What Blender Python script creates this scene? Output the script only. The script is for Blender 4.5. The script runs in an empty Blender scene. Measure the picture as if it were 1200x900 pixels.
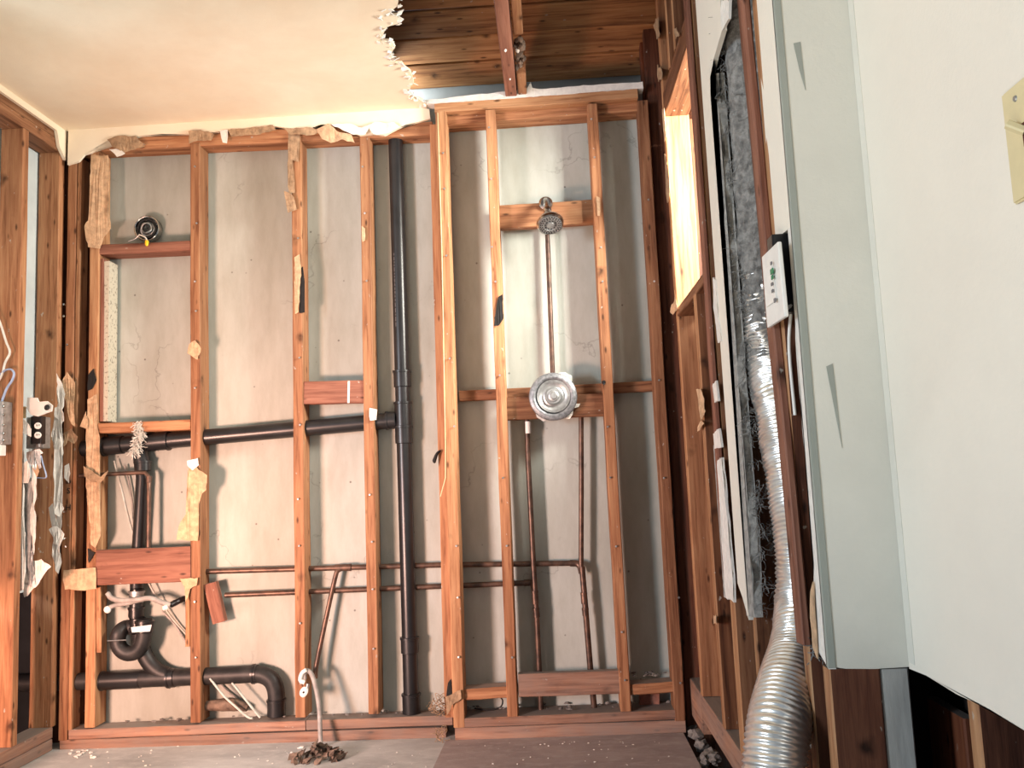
import bpy, bmesh, math, random
from mathutils import Vector, Matrix, noise

random.seed(7)
S = bpy.context.scene
COL = S.collection

# ---------------------------------------------------------------- camera
cam_d = bpy.data.cameras.new('camera')
cam_d.sensor_width = 36.0
cam_d.lens = 30.0
cam_d.clip_start = 0.05
cam = bpy.data.objects.new('camera', cam_d)
COL.objects.link(cam)
CAM = Vector((0.0, -3.3, 0.9504))
RR = Vector((0.997928, 0.047526, -0.043366))       # camera right
UU = Vector((0.048307, -0.108306, 0.992943))       # camera up
FF = Vector((-0.042494, 0.992981, 0.110377))       # camera forward
m3 = Matrix((RR, UU, -FF)).transposed()
cam.matrix_world = Matrix.Translation(CAM) @ m3.to_4x4()
S.camera = cam

# ---------------------------------------------------------------- world, lights, exposure
S.view_settings.view_transform = 'Standard'
S.view_settings.look = 'None'
S.view_settings.gamma = 1.0
S.view_settings.exposure = -0.12
W = bpy.data.worlds.new('world')
S.world = W
W.use_nodes = True
bg = W.node_tree.nodes['Background']
bg.inputs[0].default_value = (0.68, 0.84, 1.0, 1)
bg.inputs[1].default_value = 0.24

def area(name, loc, target, size, power, color, size_y=None, spread=180):
    d = bpy.data.lights.new(name, 'AREA')
    d.energy = power
    d.color = color
    d.size = size
    d.spread = math.radians(spread)
    if size_y:
        d.shape = 'RECTANGLE'
        d.size_y = size_y
    o = bpy.data.objects.new(name, d)
    COL.objects.link(o)
    o.location = loc
    o.rotation_euler = (Vector(target) - Vector(loc)).to_track_quat('-Z', 'Y').to_euler()
    return o

# daylight through the openings of the room behind and beside the photographer, plus an added ceiling fill
area('window_light_left', (-4.1, -4.4, 1.35), (0.1, 0.1, 1.1), 0.6, 182, (0.78, 0.895, 1.0), 1.2)
area('doorway_light_right', (1.45, -5.6, 2.0), (-0.4, 0.1, 1.9), 0.4, 20, (1.0, 0.95, 0.86), 1.2)
area('warm_light_left_room', (-2.15, -2.2, 0.5), (-1.25, 0.1, 0.75), 0.4, 43, (1.0, 0.56, 0.42), 0.4, 95)
area('ceiling_fill', (-0.8, -3.2, 0.15), (-0.8, -2.3, 2.45), 1.0, 22, (1.0, 0.88, 0.70), None, 120)  # unseen fill lamp pointing up, added to brighten the ceiling
area('bathroom_window_daylight', (1.05, -0.75, 2.05), (0.5, -0.35, 1.85), 0.5, 115, (1.0, 0.95, 0.84), 0.5)
area('eave_daylight', (-0.62, 0.10, 2.60), (-0.38, 0.26, 2.58), 0.08, 1.6, (0.85, 0.95, 1.0), 0.06)

# ---------------------------------------------------------------- picture point -> point on a world plane
def P(px, py, x=None, y=None, z=None):
    d = RR * ((px - 600) / 1000.0) - UU * ((py - 450) / 1000.0) + FF
    if y is not None: t = (y - CAM.y) / d.y
    elif x is not None: t = (x - CAM.x) / d.x
    else: t = (z - CAM.z) / d.z
    return CAM + d * t

# ---------------------------------------------------------------- node helpers and materials
def new_mat(name):
    m = bpy.data.materials.new(name)
    m.use_nodes = True
    nt = m.node_tree
    b = nt.nodes['Principled BSDF']
    return m, nt, b

def N(nt, t, **kw):
    n = nt.nodes.new(t)
    for k, v in kw.items():
        setattr(n, k, v)
    return n

def ramp(nt, fac, stops):
    r = N(nt, 'ShaderNodeValToRGB')
    e = r.color_ramp.elements
    while len(e) > 1: e.remove(e[-1])
    e[0].position, e[0].color = stops[0][0], (*stops[0][1], 1)
    for p, c in stops[1:]:
        q = e.new(p); q.color = (*c, 1)
    nt.links.new(fac, r.inputs[0])
    return r.outputs[0]

def mixc(nt, fac, a, b, mode='MIX'):
    m = N(nt, 'ShaderNodeMix', data_type='RGBA', blend_type=mode)
    for s, v in ((m.inputs[0], fac), (m.inputs[6], a), (m.inputs[7], b)):
        if hasattr(v, 'is_output'): nt.links.new(v, s)
        elif isinstance(v, (int, float)): s.default_value = v
        else: s.default_value = (*v, 1)
    return m.outputs[2]

def coords(nt, scale=(1, 1, 1), rnd=True):
    tc = N(nt, 'ShaderNodeTexCoord')
    mp = N(nt, 'ShaderNodeMapping')
    mp.inputs['Scale'].default_value = scale
    nt.links.new(tc.outputs['Object'], mp.inputs['Vector'])
    out = mp.outputs[0]
    if rnd:
        oi = N(nt, 'ShaderNodeObjectInfo')
        mul = N(nt, 'ShaderNodeMath', operation='MULTIPLY'); mul.inputs[1].default_value = 37.0
        nt.links.new(oi.outputs['Random'], mul.inputs[0])
        ad = N(nt, 'ShaderNodeVectorMath', operation='ADD')
        nt.links.new(out, ad.inputs[0]); nt.links.new(mul.outputs[0], ad.inputs[1])
        out = ad.outputs[0]
    return out

def noise_n(nt, vec, scale, detail=4, rough=0.55, dist=0.0):
    n = N(nt, 'ShaderNodeTexNoise')
    n.inputs['Scale'].default_value = scale
    n.inputs['Detail'].default_value = detail
    n.inputs['Roughness'].default_value = rough
    n.inputs['Distortion'].default_value = dist
    nt.links.new(vec, n.inputs['Vector'])
    return n.outputs['Fac']

def bump(nt, b, h, strength=0.2, dist=0.01):
    bp = N(nt, 'ShaderNodeBump')
    bp.inputs['Strength'].default_value = strength
    bp.inputs['Distance'].default_value = dist
    nt.links.new(h, bp.inputs['Height'])
    nt.links.new(bp.outputs[0], b.inputs['Normal'])

def srgb(r, g, b):
    f = lambda c: ((c / 255 + 0.055) / 1.055) ** 2.4 if c > 10 else c / 255 / 12.92
    return (f(r), f(g), f(b))

def wood(name, mid, dark, light, rough=0.65, vary=0.25, dust=0.0, dustc=(0.35, 0.31, 0.27)):
    m, nt, b = new_mat(name)
    v = coords(nt, (1, 1, 0.06))
    v2 = coords(nt, (1, 1, 0.35))
    g = noise_n(nt, v, 70, 5, 0.6, 0.4)
    broad = noise_n(nt, v, 14, 3, 0.5, 0.6)
    c = ramp(nt, g, [(0.30, dark), (0.47, mid), (0.70, light)])
    c2 = ramp(nt, broad, [(0.28, (0.58, 0.50, 0.44)), (0.45, (0.95, 0.92, 0.90)), (0.7, (1.15, 1.12, 1.08))])
    c = mixc(nt, 1.0, c, c2, 'MULTIPLY')
    # knots
    vo = N(nt, 'ShaderNodeTexVoronoi'); vo.inputs['Scale'].default_value = 7.5
    v4 = coords(nt, (1, 1, 0.8))
    kn = N(nt, 'ShaderNodeTexNoise'); kn.inputs['Scale'].default_value = 30; nt.links.new(v4, kn.inputs['Vector'])
    kv = N(nt, 'ShaderNodeMix', data_type='VECTOR'); kv.inputs[0].default_value = 0.035
    nt.links.new(v4, kv.inputs[4]); nt.links.new(kn.outputs['Color'], kv.inputs[5])
    nt.links.new(kv.outputs[1], vo.inputs['Vector'])
    k = ramp(nt, vo.outputs['Distance'], [(0.035, (0.9, 0.9, 0.9)), (0.10, (0.35, 0.35, 0.35)), (0.17, (0, 0, 0))])
    c = mixc(nt, k, c, tuple(x * 0.28 for x in dark))
    # nail stains and dents
    vo2 = N(nt, 'ShaderNodeTexVoronoi'); vo2.inputs['Scale'].default_value = 26.0
    nt.links.new(v2, vo2.inputs['Vector'])
    k2 = ramp(nt, vo2.outputs['Distance'], [(0.06, (0.9, 0.9, 0.9)), (0.16, (0, 0, 0))])
    c = mixc(nt, k2, c, tuple(x * 0.35 for x in dark))
    # plaster specks
    w3 = coords(nt, (1, 1, 0.6))
    s = noise_n(nt, w3, 60, 2, 0.5)
    sk = ramp(nt, s, [(0.72, (0, 0, 0)), (0.76, (0.7, 0.7, 0.7))])
    c = mixc(nt, sk, c, (0.55, 0.5, 0.43))
    if dust > 0:
        dn = noise_n(nt, w3, 9, 5, 0.65)
        dk = ramp(nt, dn, [(0.5 - dust * 0.3, (0, 0, 0)), (0.75, (dust, dust, dust))])
        c = mixc(nt, dk, c, dustc)
    ge = N(nt, 'ShaderNodeNewGeometry')
    sx = N(nt, 'ShaderNodeSeparateXYZ')
    nt.links.new(ge.outputs['True Normal'], sx.inputs[0])
    upf = ramp(nt, sx.outputs['Z'], [(0.8, (0, 0, 0)), (0.95, (0.75, 0.75, 0.75))])
    c = mixc(nt, upf, c, (0.30, 0.28, 0.255))
    oi = N(nt, 'ShaderNodeObjectInfo')
    hs = N(nt, 'ShaderNodeHueSaturation'); hs.inputs['Saturation'].default_value = 0.95
    mr = N(nt, 'ShaderNodeMapRange')
    mr.inputs['To Min'].default_value = 0.79 - vary * 0.9; mr.inputs['To Max'].default_value = 0.79 + vary * 0.6
    nt.links.new(oi.outputs['Random'], mr.inputs['Value'])
    nt.links.new(mr.outputs[0], hs.inputs['Value'])
    nt.links.new(c, hs.inputs['Color'])
    nt.links.new(hs.outputs[0], b.inputs['Base Color'])
    b.inputs['Roughness'].default_value = rough
    b.inputs['Specular IOR Level'].default_value = 0.25
    bump(nt, b, g, 0.35, 0.004)
    return m

def plain(name, col, rough=0.6, metal=0.0, nscale=20, amount=0.18, bumps=0.1, bdist=0.004, spec=0.4, stretch=(1, 1, 1), dark=None, spread=(0.35, 0.65)):
    m, nt, b = new_mat(name)
    v = coords(nt, stretch)
    n = noise_n(nt, v, nscale, 5, 0.6)
    d = dark if dark else tuple(c * (1 - amount) for c in col)
    l = col if dark else tuple(min(1, c * (1 + amount)) for c in col)
    nt.links.new(ramp(nt, n, [(spread[0], d), (spread[1], l)]), b.inputs['Base Color'])
    b.inputs['Roughness'].default_value = rough
    b.inputs['Metallic'].default_value = metal
    b.inputs['Specular IOR Level'].default_value = spec
    if bumps: bump(nt, b, n, bumps, bdist)
    return m

M = {}
M['stud'] = wood('stud_wood', srgb(176, 120, 80), srgb(130, 80, 48), srgb(200, 148, 104))
M['stud_light'] = wood('stud_light_wood', srgb(190, 136, 92), srgb(146, 94, 58), srgb(212, 164, 118), vary=0.12)
M['stud_brown'] = wood('stud_brown_wood', srgb(146, 98, 66), srgb(102, 62, 38), srgb(170, 124, 88), vary=0.15)
M['stud_old'] = wood('old_brown_stud_wood', srgb(126, 80, 50), srgb(84, 48, 28), srgb(150, 102, 68), vary=0.12)
M['stud_dark'] = wood('stud_dark_wood', srgb(98, 56, 38), srgb(66, 34, 22), srgb(122, 76, 52), vary=0.15)
M['board_red'] = wood('red_brown_board', srgb(146, 94, 74), srgb(112, 66, 50), srgb(168, 116, 94), vary=0.1)
M['plate'] = wood('dusty_plate_wood', srgb(168, 120, 94), srgb(122, 80, 58), srgb(190, 146, 118), vary=0.12, dust=0.75, dustc=(0.30, 0.25, 0.22))
M['roof'] = wood('roof_board_wood', srgb(172, 116, 68), srgb(120, 74, 40), srgb(194, 142, 90), vary=0.4)
M['roof_red'] = wood('roof_red_wood', srgb(120, 62, 34), srgb(84, 38, 20), srgb(140, 80, 46), vary=0.1)
M['abs'] = plain('black_abs_plastic', (0.016, 0.016, 0.018), 0.33, 0, 12, 0.4, 0.05, spec=0.5, dark=(0.009, 0.009, 0.010))
M['abs_dusty'] = plain('dusty_black_plastic', (0.035, 0.033, 0.032), 0.5, 0, 18, 0.4, 0.08, dark=(0.010, 0.010, 0.011), spread=(0.4, 0.75))
M['copper'] = plain('aged_copper', (0.17, 0.10, 0.072), 0.42, 0.55, 30, 0.3, 0.05, dark=(0.07, 0.046, 0.037))
M['chrome'] = plain('worn_chrome', (0.62, 0.61, 0.59), 0.2, 1.0, 40, 0.2, 0.05, dark=(0.35, 0.34, 0.33))
M['steel'] = plain('galvanised_steel', (0.42, 0.43, 0.43), 0.45, 0.8, 50, 0.2, 0.1)
M['zinc'] = plain('cast_zinc', (0.33, 0.34, 0.36), 0.45, 0.55, 90, 0.3, 0.3, dark=(0.16, 0.17, 0.18))
M['white'] = plain('white_plastic', (0.80, 0.78, 0.74), 0.4, 0, 30, 0.04, 0.02)
M['ivory'] = plain('ivory_plastic', srgb(214, 200, 158), 0.45, 0, 30, 0.04, 0.02)
M['cable'] = plain('white_cable_sheath', (0.66, 0.63, 0.57), 0.5, 0, 40, 0.15, 0.05)
M['cable_blue'] = plain('pale_blue_cable_sheath', srgb(160, 176, 206), 0.5, 0, 40, 0.1, 0.05)
M['cable_grey'] = plain('grey_cable_sheath', (0.33, 0.31, 0.29), 0.55, 0, 40, 0.2, 0.08)
M['black'] = plain('black_paper', (0.012, 0.011, 0.011), 0.8, 0, 30, 0.3, 0.1)
M['yellow'] = plain('yellow_plastic', srgb(236, 190, 40), 0.45, 0, 40, 0.1, 0)
M['kraft'] = plain('brown_kraft_paper', srgb(196, 163, 130), 0.85, 0, 45, 0.22, 0.35, 0.01)
M['kraft_dark'] = plain('dirty_kraft_paper', srgb(158, 130, 102), 0.85, 0, 45, 0.3, 0.35, 0.01)
M['gypsum'] = plain('white_gypsum', (0.74, 0.71, 0.66), 0.85, 0, 60, 0.08, 0.25, 0.006)
M['lint'] = plain('grey_lint', (0.34, 0.33, 0.315), 0.95, 0, 55, 0.4, 0.6, 0.02, spec=0.1, dark=(0.15, 0.145, 0.14))
M['foil'] = plain('aluminium_foil', (0.88, 0.87, 0.85), 0.30, 0.85, 30, 0.1, 0.12, 0.004, dark=(0.70, 0.68, 0.65))
M['leaf'] = plain('dead_leaf', (0.24, 0.17, 0.125), 0.8, 0, 30, 0.4, 0.3, dark=(0.07, 0.046, 0.035))
M['rubble'] = plain('grey_rubble', (0.24, 0.22, 0.20), 0.9, 0, 30, 0.3, 0.5, dark=(0.10, 0.09, 0.085))
M['green'] = plain('green_legend', srgb(60, 130, 90), 0.5, 0, 30, 0.1, 0)
M['grey_mark'] = plain('grey_legend', srgb(120, 118, 120), 0.5, 0, 30, 0.1, 0)
M['drywall_core'] = plain('drywall_core', (0.52, 0.44, 0.33), 0.9, 0, 80, 0.25, 0.6, 0.01)
M['grey_paper'] = plain('grey_drywall_edge', (0.33, 0.32, 0.30), 0.9, 0, 50, 0.3, 0.6, 0.01)
M['pale_blue'] = plain('pale_blue_sheet', srgb(196, 206, 208), 0.8, 0, 6, 0.08, 0.05)
M['tar_shade'] = plain('tar_paper_and_shade', (0.010, 0.011, 0.013), 0.85, 0, 10, 0.3, 0.1)  # roof felt, and also the painted darkness behind the left wall
M['speckle'] = plain('speckled_plaster_board', (0.55, 0.50, 0.40), 0.9, 0, 90, 0.4, 0.5, dark=(0.20, 0.17, 0.13), spread=(0.34, 0.46))
M['osb'] = wood('rough_panel_wood', srgb(100, 58, 34), srgb(56, 28, 15), srgb(128, 80, 48), vary=0.1)
M['whitewashed'] = plain('white_washed_board', (0.46, 0.45, 0.42), 0.9, 0, 40, 0.3, 0.5, stretch=(1, 1, 0.15), dark=(0.33, 0.32, 0.30))
M['frost'] = plain('frieze_paint', (0.40, 0.41, 0.39), 0.7, 0, 6, 0.1, 0.05)

def painted(name, col, stain=None, amount=0.3, grain=160, gb=0.12):
    m, nt, b = new_mat(name)
    v = coords(nt, (1, 1, 1), False)
    s = noise_n(nt, v, 1.6, 5, 0.6, 0.3)
    c = ramp(nt, s, [(0.35, stain if stain else col), (0.62, col)])
    f = noise_n(nt, v, 9, 6, 0.65)
    c2 = ramp(nt, f, [(0.25, (1 - amount * 0.5,) * 3), (0.7, (1.0, 1.0, 1.0))])
    c = mixc(nt, 1.0, c, c2, 'MULTIPLY')
    nt.links.new(c, b.inputs['Base Color'])
    b.inputs['Roughness'].default_value = 0.8
    b.inputs['Specular IOR Level'].default_value = 0.2
    bump(nt, b, noise_n(nt, v, grain, 3, 0.6), gb, 0.003)
    return m
M['ceiling'] = painted('stained_ceiling_paint', srgb(242, 232, 210), srgb(234, 216, 190), 0.12)
M['wall_white'] = painted('white_wall_paint', srgb(233, 227, 214), srgb(228, 221, 208), 0.05, 110, 0.25)
M['bluish'] = painted('pale_green_joint_paint', srgb(222, 219, 208), srgb(211, 208, 197), 0.08, 110, 0.2)
M['bead'] = painted('grey_corner_bead', srgb(160, 163, 154), srgb(150, 154, 146), 0.1, 110, 0.2)

def back_plaster():
    m, nt, b = new_mat('old_plaster_back')
    v = coords(nt, (1, 1, 1), False)
    vs = coords(nt, (1, 1, 0.3), False)
    s = noise_n(nt, vs, 2.2, 5, 0.6, 0.2)
    c = ramp(nt, s, [(0.32, srgb(164, 166, 157)), (0.6, srgb(184, 189, 183))])
    f = noise_n(nt, vs, 16, 6, 0.7)
    c = mixc(nt, 1.0, c, ramp(nt, f, [(0.3, (0.86, 0.85, 0.83)), (0.6, (1, 1, 1))]), 'MULTIPLY')
    # hairline cracks
    cr = N(nt, 'ShaderNodeTexNoise'); cr.inputs['Scale'].default_value = 3.3; cr.inputs['Detail'].default_value = 6
    nt.links.new(v, cr.inputs['Vector'])
    k = ramp(nt, cr.outputs['Fac'], [(0.494, (0, 0, 0)), (0.4995, (1, 1, 1)), (0.505, (0, 0, 0))])
    gate = ramp(nt, noise_n(nt, v, 2.7, 2), [(0.55, (0, 0, 0)), (0.62, (0.40, 0.40, 0.40))])
    kk = mixc(nt, 1.0, k, gate, 'MULTIPLY')
    c = mixc(nt, kk, c, (0.10, 0.09, 0.08))
    # spots
    vo = N(nt, 'ShaderNodeTexVoronoi'); vo.inputs['Scale'].default_value = 13
    nt.links.new(v, vo.inputs['Vector'])
    sp = ramp(nt, vo.outputs['Distance'], [(0.03, (0.8, 0.8, 0.8)), (0.07, (0, 0, 0))])
    c = mixc(nt, sp, c, (0.12, 0.11, 0.10))
    nt.links.new(c, b.inputs['Base Color'])
    b.inputs['Roughness'].default_value = 0.85
    b.inputs['Specular IOR Level'].default_value = 0.2
    bump(nt, b, f, 0.15, 0.004)
    return m
M['plaster'] = back_plaster()

def floor_mat(name, a, b_, dust):
    m, nt, b = new_mat(name)
    v = coords(nt, (0.5, 1, 1), False)
    s = noise_n(nt, v, 5, 6, 0.65, 0.3)
    c = ramp(nt, s, [(0.3, a), (0.6, b_)])
    d = noise_n(nt, v, 28, 5, 0.7)
    c = mixc(nt, ramp(nt, d, [(0.5, (0, 0, 0)), (0.7, (0.6, 0.6, 0.6))]), c, dust)
    nt.links.new(c, b.inputs['Base Color'])
    b.inputs['Roughness'].default_value = 0.85
    bump(nt, b, d, 0.25, 0.006)
    return m
M['floor'] = floor_mat('dusty_subfloor', srgb(158, 158, 157), srgb(190, 190, 188), srgb(208, 207, 204))
M['ply'] = floor_mat('mauve_plywood', srgb(136, 122, 120), srgb(164, 150, 147), srgb(182, 172, 168))

# ---------------------------------------------------------------- object helpers
def link(o, parent=None):
    COL.objects.link(o)
    if parent is not None:
        o.parent = parent
        o.matrix_parent_inverse = parent.matrix_basis.inverted()   # keeps the child where it was built
    return o

def from_bm(name, bm, mat, parent=None, smooth=False, label=None, matrix=None):
    me = bpy.data.meshes.new(name)
    bmesh.ops.recalc_face_normals(bm, faces=bm.faces)
    bm.to_mesh(me); bm.free()
    if smooth:
        for p in me.polygons: p.use_smooth = True
    me.materials.append(M[mat] if isinstance(mat, str) else mat)
    o = bpy.data.objects.new(name, me)
    if matrix is not None: o.matrix_basis = matrix
    link(o, parent)
    if label: o['label'] = label
    return o

def empty(name, loc, label=None, cat=None, group=None, kind=None):
    o = bpy.data.objects.new(name, None)
    o.location = loc
    o.empty_display_size = 0.05
    COL.objects.link(o)
    return tag(o, label, cat, group, kind)

def tag(o, label=None, cat=None, group=None, kind=None):
    if label: o['label'] = label
    if cat: o['category'] = cat
    if group: o['group'] = group
    if kind: o['kind'] = kind
    return o

def beam_bm(L, w, d, segs=10, jit=0.0012, bev=0.003):
    """a sawn board along local Z from 0 to L, w across X, d along Y, eased arrises, slightly uneven"""
    bm = bmesh.new()
    hw, hd = w / 2, d / 2
    b = min(bev, hw * 0.4, hd * 0.4)
    prof = [(-hw + b, -hd), (hw - b, -hd), (hw, -hd + b), (hw, hd - b), (hw - b, hd), (-hw + b, hd), (-hw, hd - b), (-hw, -hd + b)]
    rings = []
    for i in range(segs + 1):
        z = L * i / segs
        ox, oy = random.uniform(-jit, jit), random.uniform(-jit, jit) * 0.5
        if i in (0, segs): ox = oy = 0
        rings.append([bm.verts.new((x + ox + random.uniform(-jit, jit) * 0.4, y + oy, z)) for x, y in prof])
    n = len(prof)
    for a, c in zip(rings, rings[1:]):
        for k in range(n):
            bm.faces.new((a[k], a[(k + 1) % n], c[(k + 1) % n], c[k]))
    bm.faces.new(rings[0][::-1]); bm.faces.new(rings[-1])
    return bm

def beam(name, a, b, w, d, mat, parent=None, across=(1, 0, 0), label=None, segs=None, jit=0.0012, bev=0.003):
    """board whose centre line runs a -> b; w is measured along 'across'"""
    a, b = Vector(a), Vector(b)
    Z = (b - a); L = Z.length; Z.normalize()
    X = Vector(across); X = (X - Z * X.dot(Z)).normalized()
    Y = Z.cross(X)
    mtx = Matrix.Translation(a) @ Matrix((X, Y, Z)).transposed().to_4x4()
    sg = segs if segs else max(3, int(L / 0.2))
    return from_bm(name, beam_bm(L, w, d, sg, jit, bev), mat, parent, label=label, matrix=mtx)

def vstud(name, top, bot, w, d, yf, mat, parent, label=None, **k):
    """vertical stud on plane y=yf: the picture points are the top and bottom of its front left arris"""
    a, b = P(*bot, y=yf), P(*top, y=yf)
    off = Vector((w / 2, d / 2, 0))
    return beam(name, a + off, b + off, w, d, mat, parent, label=label, **k)

def hblock(name, tl, tr, bl, yf, d, mat, parent, label=None, **k):
    """horizontal board on plane y=yf from the picture points of its top left, top right and bottom left"""
    a, b, c = P(*tl, y=yf), P(*tr, y=yf), P(*bl, y=yf)
    h = (a - c).length
    off = Vector((0, d / 2, -h / 2))
    return beam(name, a + off, b + off, h, d, mat, parent, across=(0, 0, 1), label=label, **k)

def box(name, lo, hi, mat, parent=None, label=None, bev=0.0):
    bm = bmesh.new()
    c = [(lo[i] + hi[i]) / 2 for i in range(3)]
    bmesh.ops.create_cube(bm, size=1.0)
    for v in bm.verts:
        v.co = Vector(((hi[0] - lo[0]) * v.co.x, (hi[1] - lo[1]) * v.co.y, (hi[2] - lo[2]) * v.co.z))
    if bev: bmesh.ops.bevel(bm, geom=bm.edges[:], offset=bev, segments=2, profile=0.6, affect='EDGES')
    return from_bm(name, bm, mat, parent, label=label, matrix=Matrix.Translation(c))

def catmull(pts, n=6):
    p = [Vector(q) for q in pts]
    if len(p) < 3: return p
    p = [p[0] * 2 - p[1]] + p + [p[-1] * 2 - p[-2]]
    out = []
    for i in range(1, len(p) - 2):
        for k in range(n):
            t = k / n
            a, b, c, d = p[i - 1], p[i], p[i + 1], p[i + 2]
            out.append(0.5 * ((2 * b) + (c - a) * t + (2 * a - 5 * b + 4 * c - d) * t * t + (3 * b - a - 3 * c + d) * t ** 3))
    out.append(p[-2])
    return out

def tube_bm(bm, pts, r, n=12, flat=1.0):
    """tube through the points; r is a number or a list; flat squeezes the section"""
    pts = [Vector(p) for p in pts]
    if isinstance(r, (list, tuple)):                       # radii are spread evenly along the path
        R_ = []
        for i in range(len(pts)):
            f = i * (len(r) - 1) / max(1, len(pts) - 1); k = min(int(f), len(r) - 2)
            R_.append(r[k] + (r[k + 1] - r[k]) * (f - k))
    else: R_ = [r] * len(pts)
    prev = None
    rings = []
    for i, p in enumerate(pts):
        t = (pts[min(i + 1, len(pts) - 1)] - pts[max(i - 1, 0)]).normalized()
        if prev is None:
            u = t.cross(Vector((0, 0, 1)))
            if u.length < 0.05: u = t.cross(Vector((0, 1, 0)))
        else:
            u = prev - t * prev.dot(t)
        u.normalize(); prev = u
        v = t.cross(u)
        rings.append([bm.verts.new(p + (u * math.cos(a) + v * math.sin(a) * flat) * R_[i]) for a in [2 * math.pi * k / n for k in range(n)]])
    for a, b in zip(rings, rings[1:]):
        for k in range(n):
            bm.faces.new((a[k], a[(k + 1) % n], b[(k + 1) % n], b[k]))
    bm.faces.new(rings[0][::-1]); bm.faces.new(rings[-1])

def tube(name, pts, r, mat, parent=None, n=12, curve=0, label=None, flat=1.0):
    if curve: pts = catmull(pts, curve)
    o_ = Vector(pts[0])
    bm = bmesh.new(); tube_bm(bm, [Vector(p) - o_ for p in pts], r, n, flat)
    o = from_bm(name, bm, mat, parent, True, label, Matrix.Translation(o_))
    sharpen(o)
    return o

def sharpen(o, ang=50):
    me = o.data
    bm = bmesh.new(); bm.from_mesh(me)
    for e in bm.edges:
        if len(e.link_faces) == 2 and e.calc_face_angle(0) > math.radians(ang): e.smooth = False
    bm.to_mesh(me); bm.free()

def lathe(name, prof, loc, axis, mat, parent=None, n=32, label=None, smooth=True):
    """prof: list of (radius, height along axis)"""
    bm = bmesh.new()
    rings = []
    for r, h in prof:
        if r < 1e-5: rings.append([bm.verts.new((0, 0, h))])
        else: rings.append([bm.verts.new((r * math.cos(2 * math.pi * k / n), r * math.sin(2 * math.pi * k / n), h)) for k in range(n)])
    for a, b in zip(rings, rings[1:]):
        for k in range(n):
            k2 = (k + 1) % n
            if len(a) == 1 and len(b) > 1: bm.faces.new((a[0], b[k], b[k2]))
            elif len(b) == 1 and len(a) > 1: bm.faces.new((a[k], a[k2], b[0]))
            elif len(a) > 1: bm.faces.new((a[k], a[k2], b[k2], b[k]))
    q = Vector(axis).to_track_quat('Z', 'Y')
    o = from_bm(name, bm, mat, parent, smooth, label, Matrix.Translation(loc) @ q.to_matrix().to_4x4())
    sharpen(o, 35)
    return o

def collar(name, a, b, r, mat, parent, lip=0.003, n=20, label=None):
    a, b = Vector(a), Vector(b)
    L = (b - a).length
    return lathe(name, [(r - 0.004, 0), (r, 0.002), (r, L - 0.010), (r + lip, L - 0.009), (r + lip, L - 0.001), (r - 0.004, L)], a, b - a, mat, parent, n, label)

def sheet(name, pts, normal, thick, mat, parent=None, label=None, crumple=0.0, cuts=0, origin=None, nscale=18.0):
    """ragged sheet: outline in world coordinates, thickened against 'normal'"""
    nrm = Vector(normal).normalized()
    o_ = Vector(origin) if origin is not None else sum((Vector(p) for p in pts), Vector()) / len(pts)
    bm = bmesh.new()
    vs = [bm.verts.new(Vector(p) - o_) for p in pts]
    f = bm.faces.new(vs)
    bmesh.ops.triangulate(bm, faces=[f])
    if cuts:
        for _ in range(cuts):
            bmesh.ops.subdivide_edges(bm, edges=bm.edges[:], cuts=1)
    if crumple:
        seed = Vector((random.uniform(0, 50), random.uniform(0, 50), random.uniform(0, 50)))
        for v in bm.verts:
            v.co += nrm * (noise.noise(v.co * nscale + seed) * crumple + crumple * 0.6)
    geo = bm.faces[:]
    ret = bmesh.ops.extrude_face_region(bm, geom=geo, use_keep_orig=True)
    for v in [g for g in ret['geom'] if isinstance(g, bmesh.types.BMVert)]:
        v.co -= nrm * thick
    return from_bm(name, bm, mat, parent, label=label, matrix=Matrix.Translation(o_))

def ragged(pts, step=0.012, amp=0.004):
    """adds tear points along a polyline"""
    out = []
    for a, b in zip(pts, pts[1:]):
        a, b = Vector(a), Vector(b)
        n = max(1, int((b - a).length / step))
        for k in range(n):
            p = a.lerp(b, k / n)
            if k: p += Vector([random.uniform(-amp, amp) for _ in range(3)])
            out.append(p)
    out.append(Vector(pts[-1]))
    return out

def scrap(name, px, y, mat, parent=None, label=None, crumple=0.008, thick=0.0012, x=None, cuts=2, tear=True):
    pts = [P(a, b, x=x) if x is not None else P(a, b, y=y) for a, b in px]
    nrm = (-1, 0, 0) if x is not None else (0, -1, 0)
    if tear:
        loop = ragged(pts + [pts[0]], 0.014, 0.003)[:-1]
        for p in loop:
            if x is not None: p.x = x
            else: p.y = y
        pts = loop
    return sheet(name, pts, nrm, thick, mat, parent, label, crumple, cuts)

def fluff_bm(bm, centre, size, count, r=0.0007, rnd=random, hang=0.0):
    """a tuft of fine curly fibres"""
    for _ in range(count):
        p = Vector(centre) + Vector([rnd.uniform(-s, s) for s in size])
        pts = [p]
        d = Vector([rnd.uniform(-1, 1) for _ in range(3)]).normalized()
        for _k in range(4):
            d = (d + Vector([rnd.uniform(-.8, .8) for _ in range(3)]) + Vector((0, 0, -hang))).normalized()
            pts.append(pts[-1] + d * rnd.uniform(0.004, 0.010))
        tube_bm(bm, pts, r, 3)

def lump_bm(bm, c, r, squash=(1, 1, 1), sub=1, amp=0.35):
    ret = bmesh.ops.create_icosphere(bm, subdivisions=sub, radius=1.0)
    sd = Vector([random.uniform(0, 90) for _ in range(3)])
    for v in ret['verts']:
        k = 1 + noise.noise(v.co * 1.7 + sd) * amp * 2
        v.co = Vector(c) + Vector((v.co.x * squash[0], v.co.y * squash[1], v.co.z * squash[2])) * r * k

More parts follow.
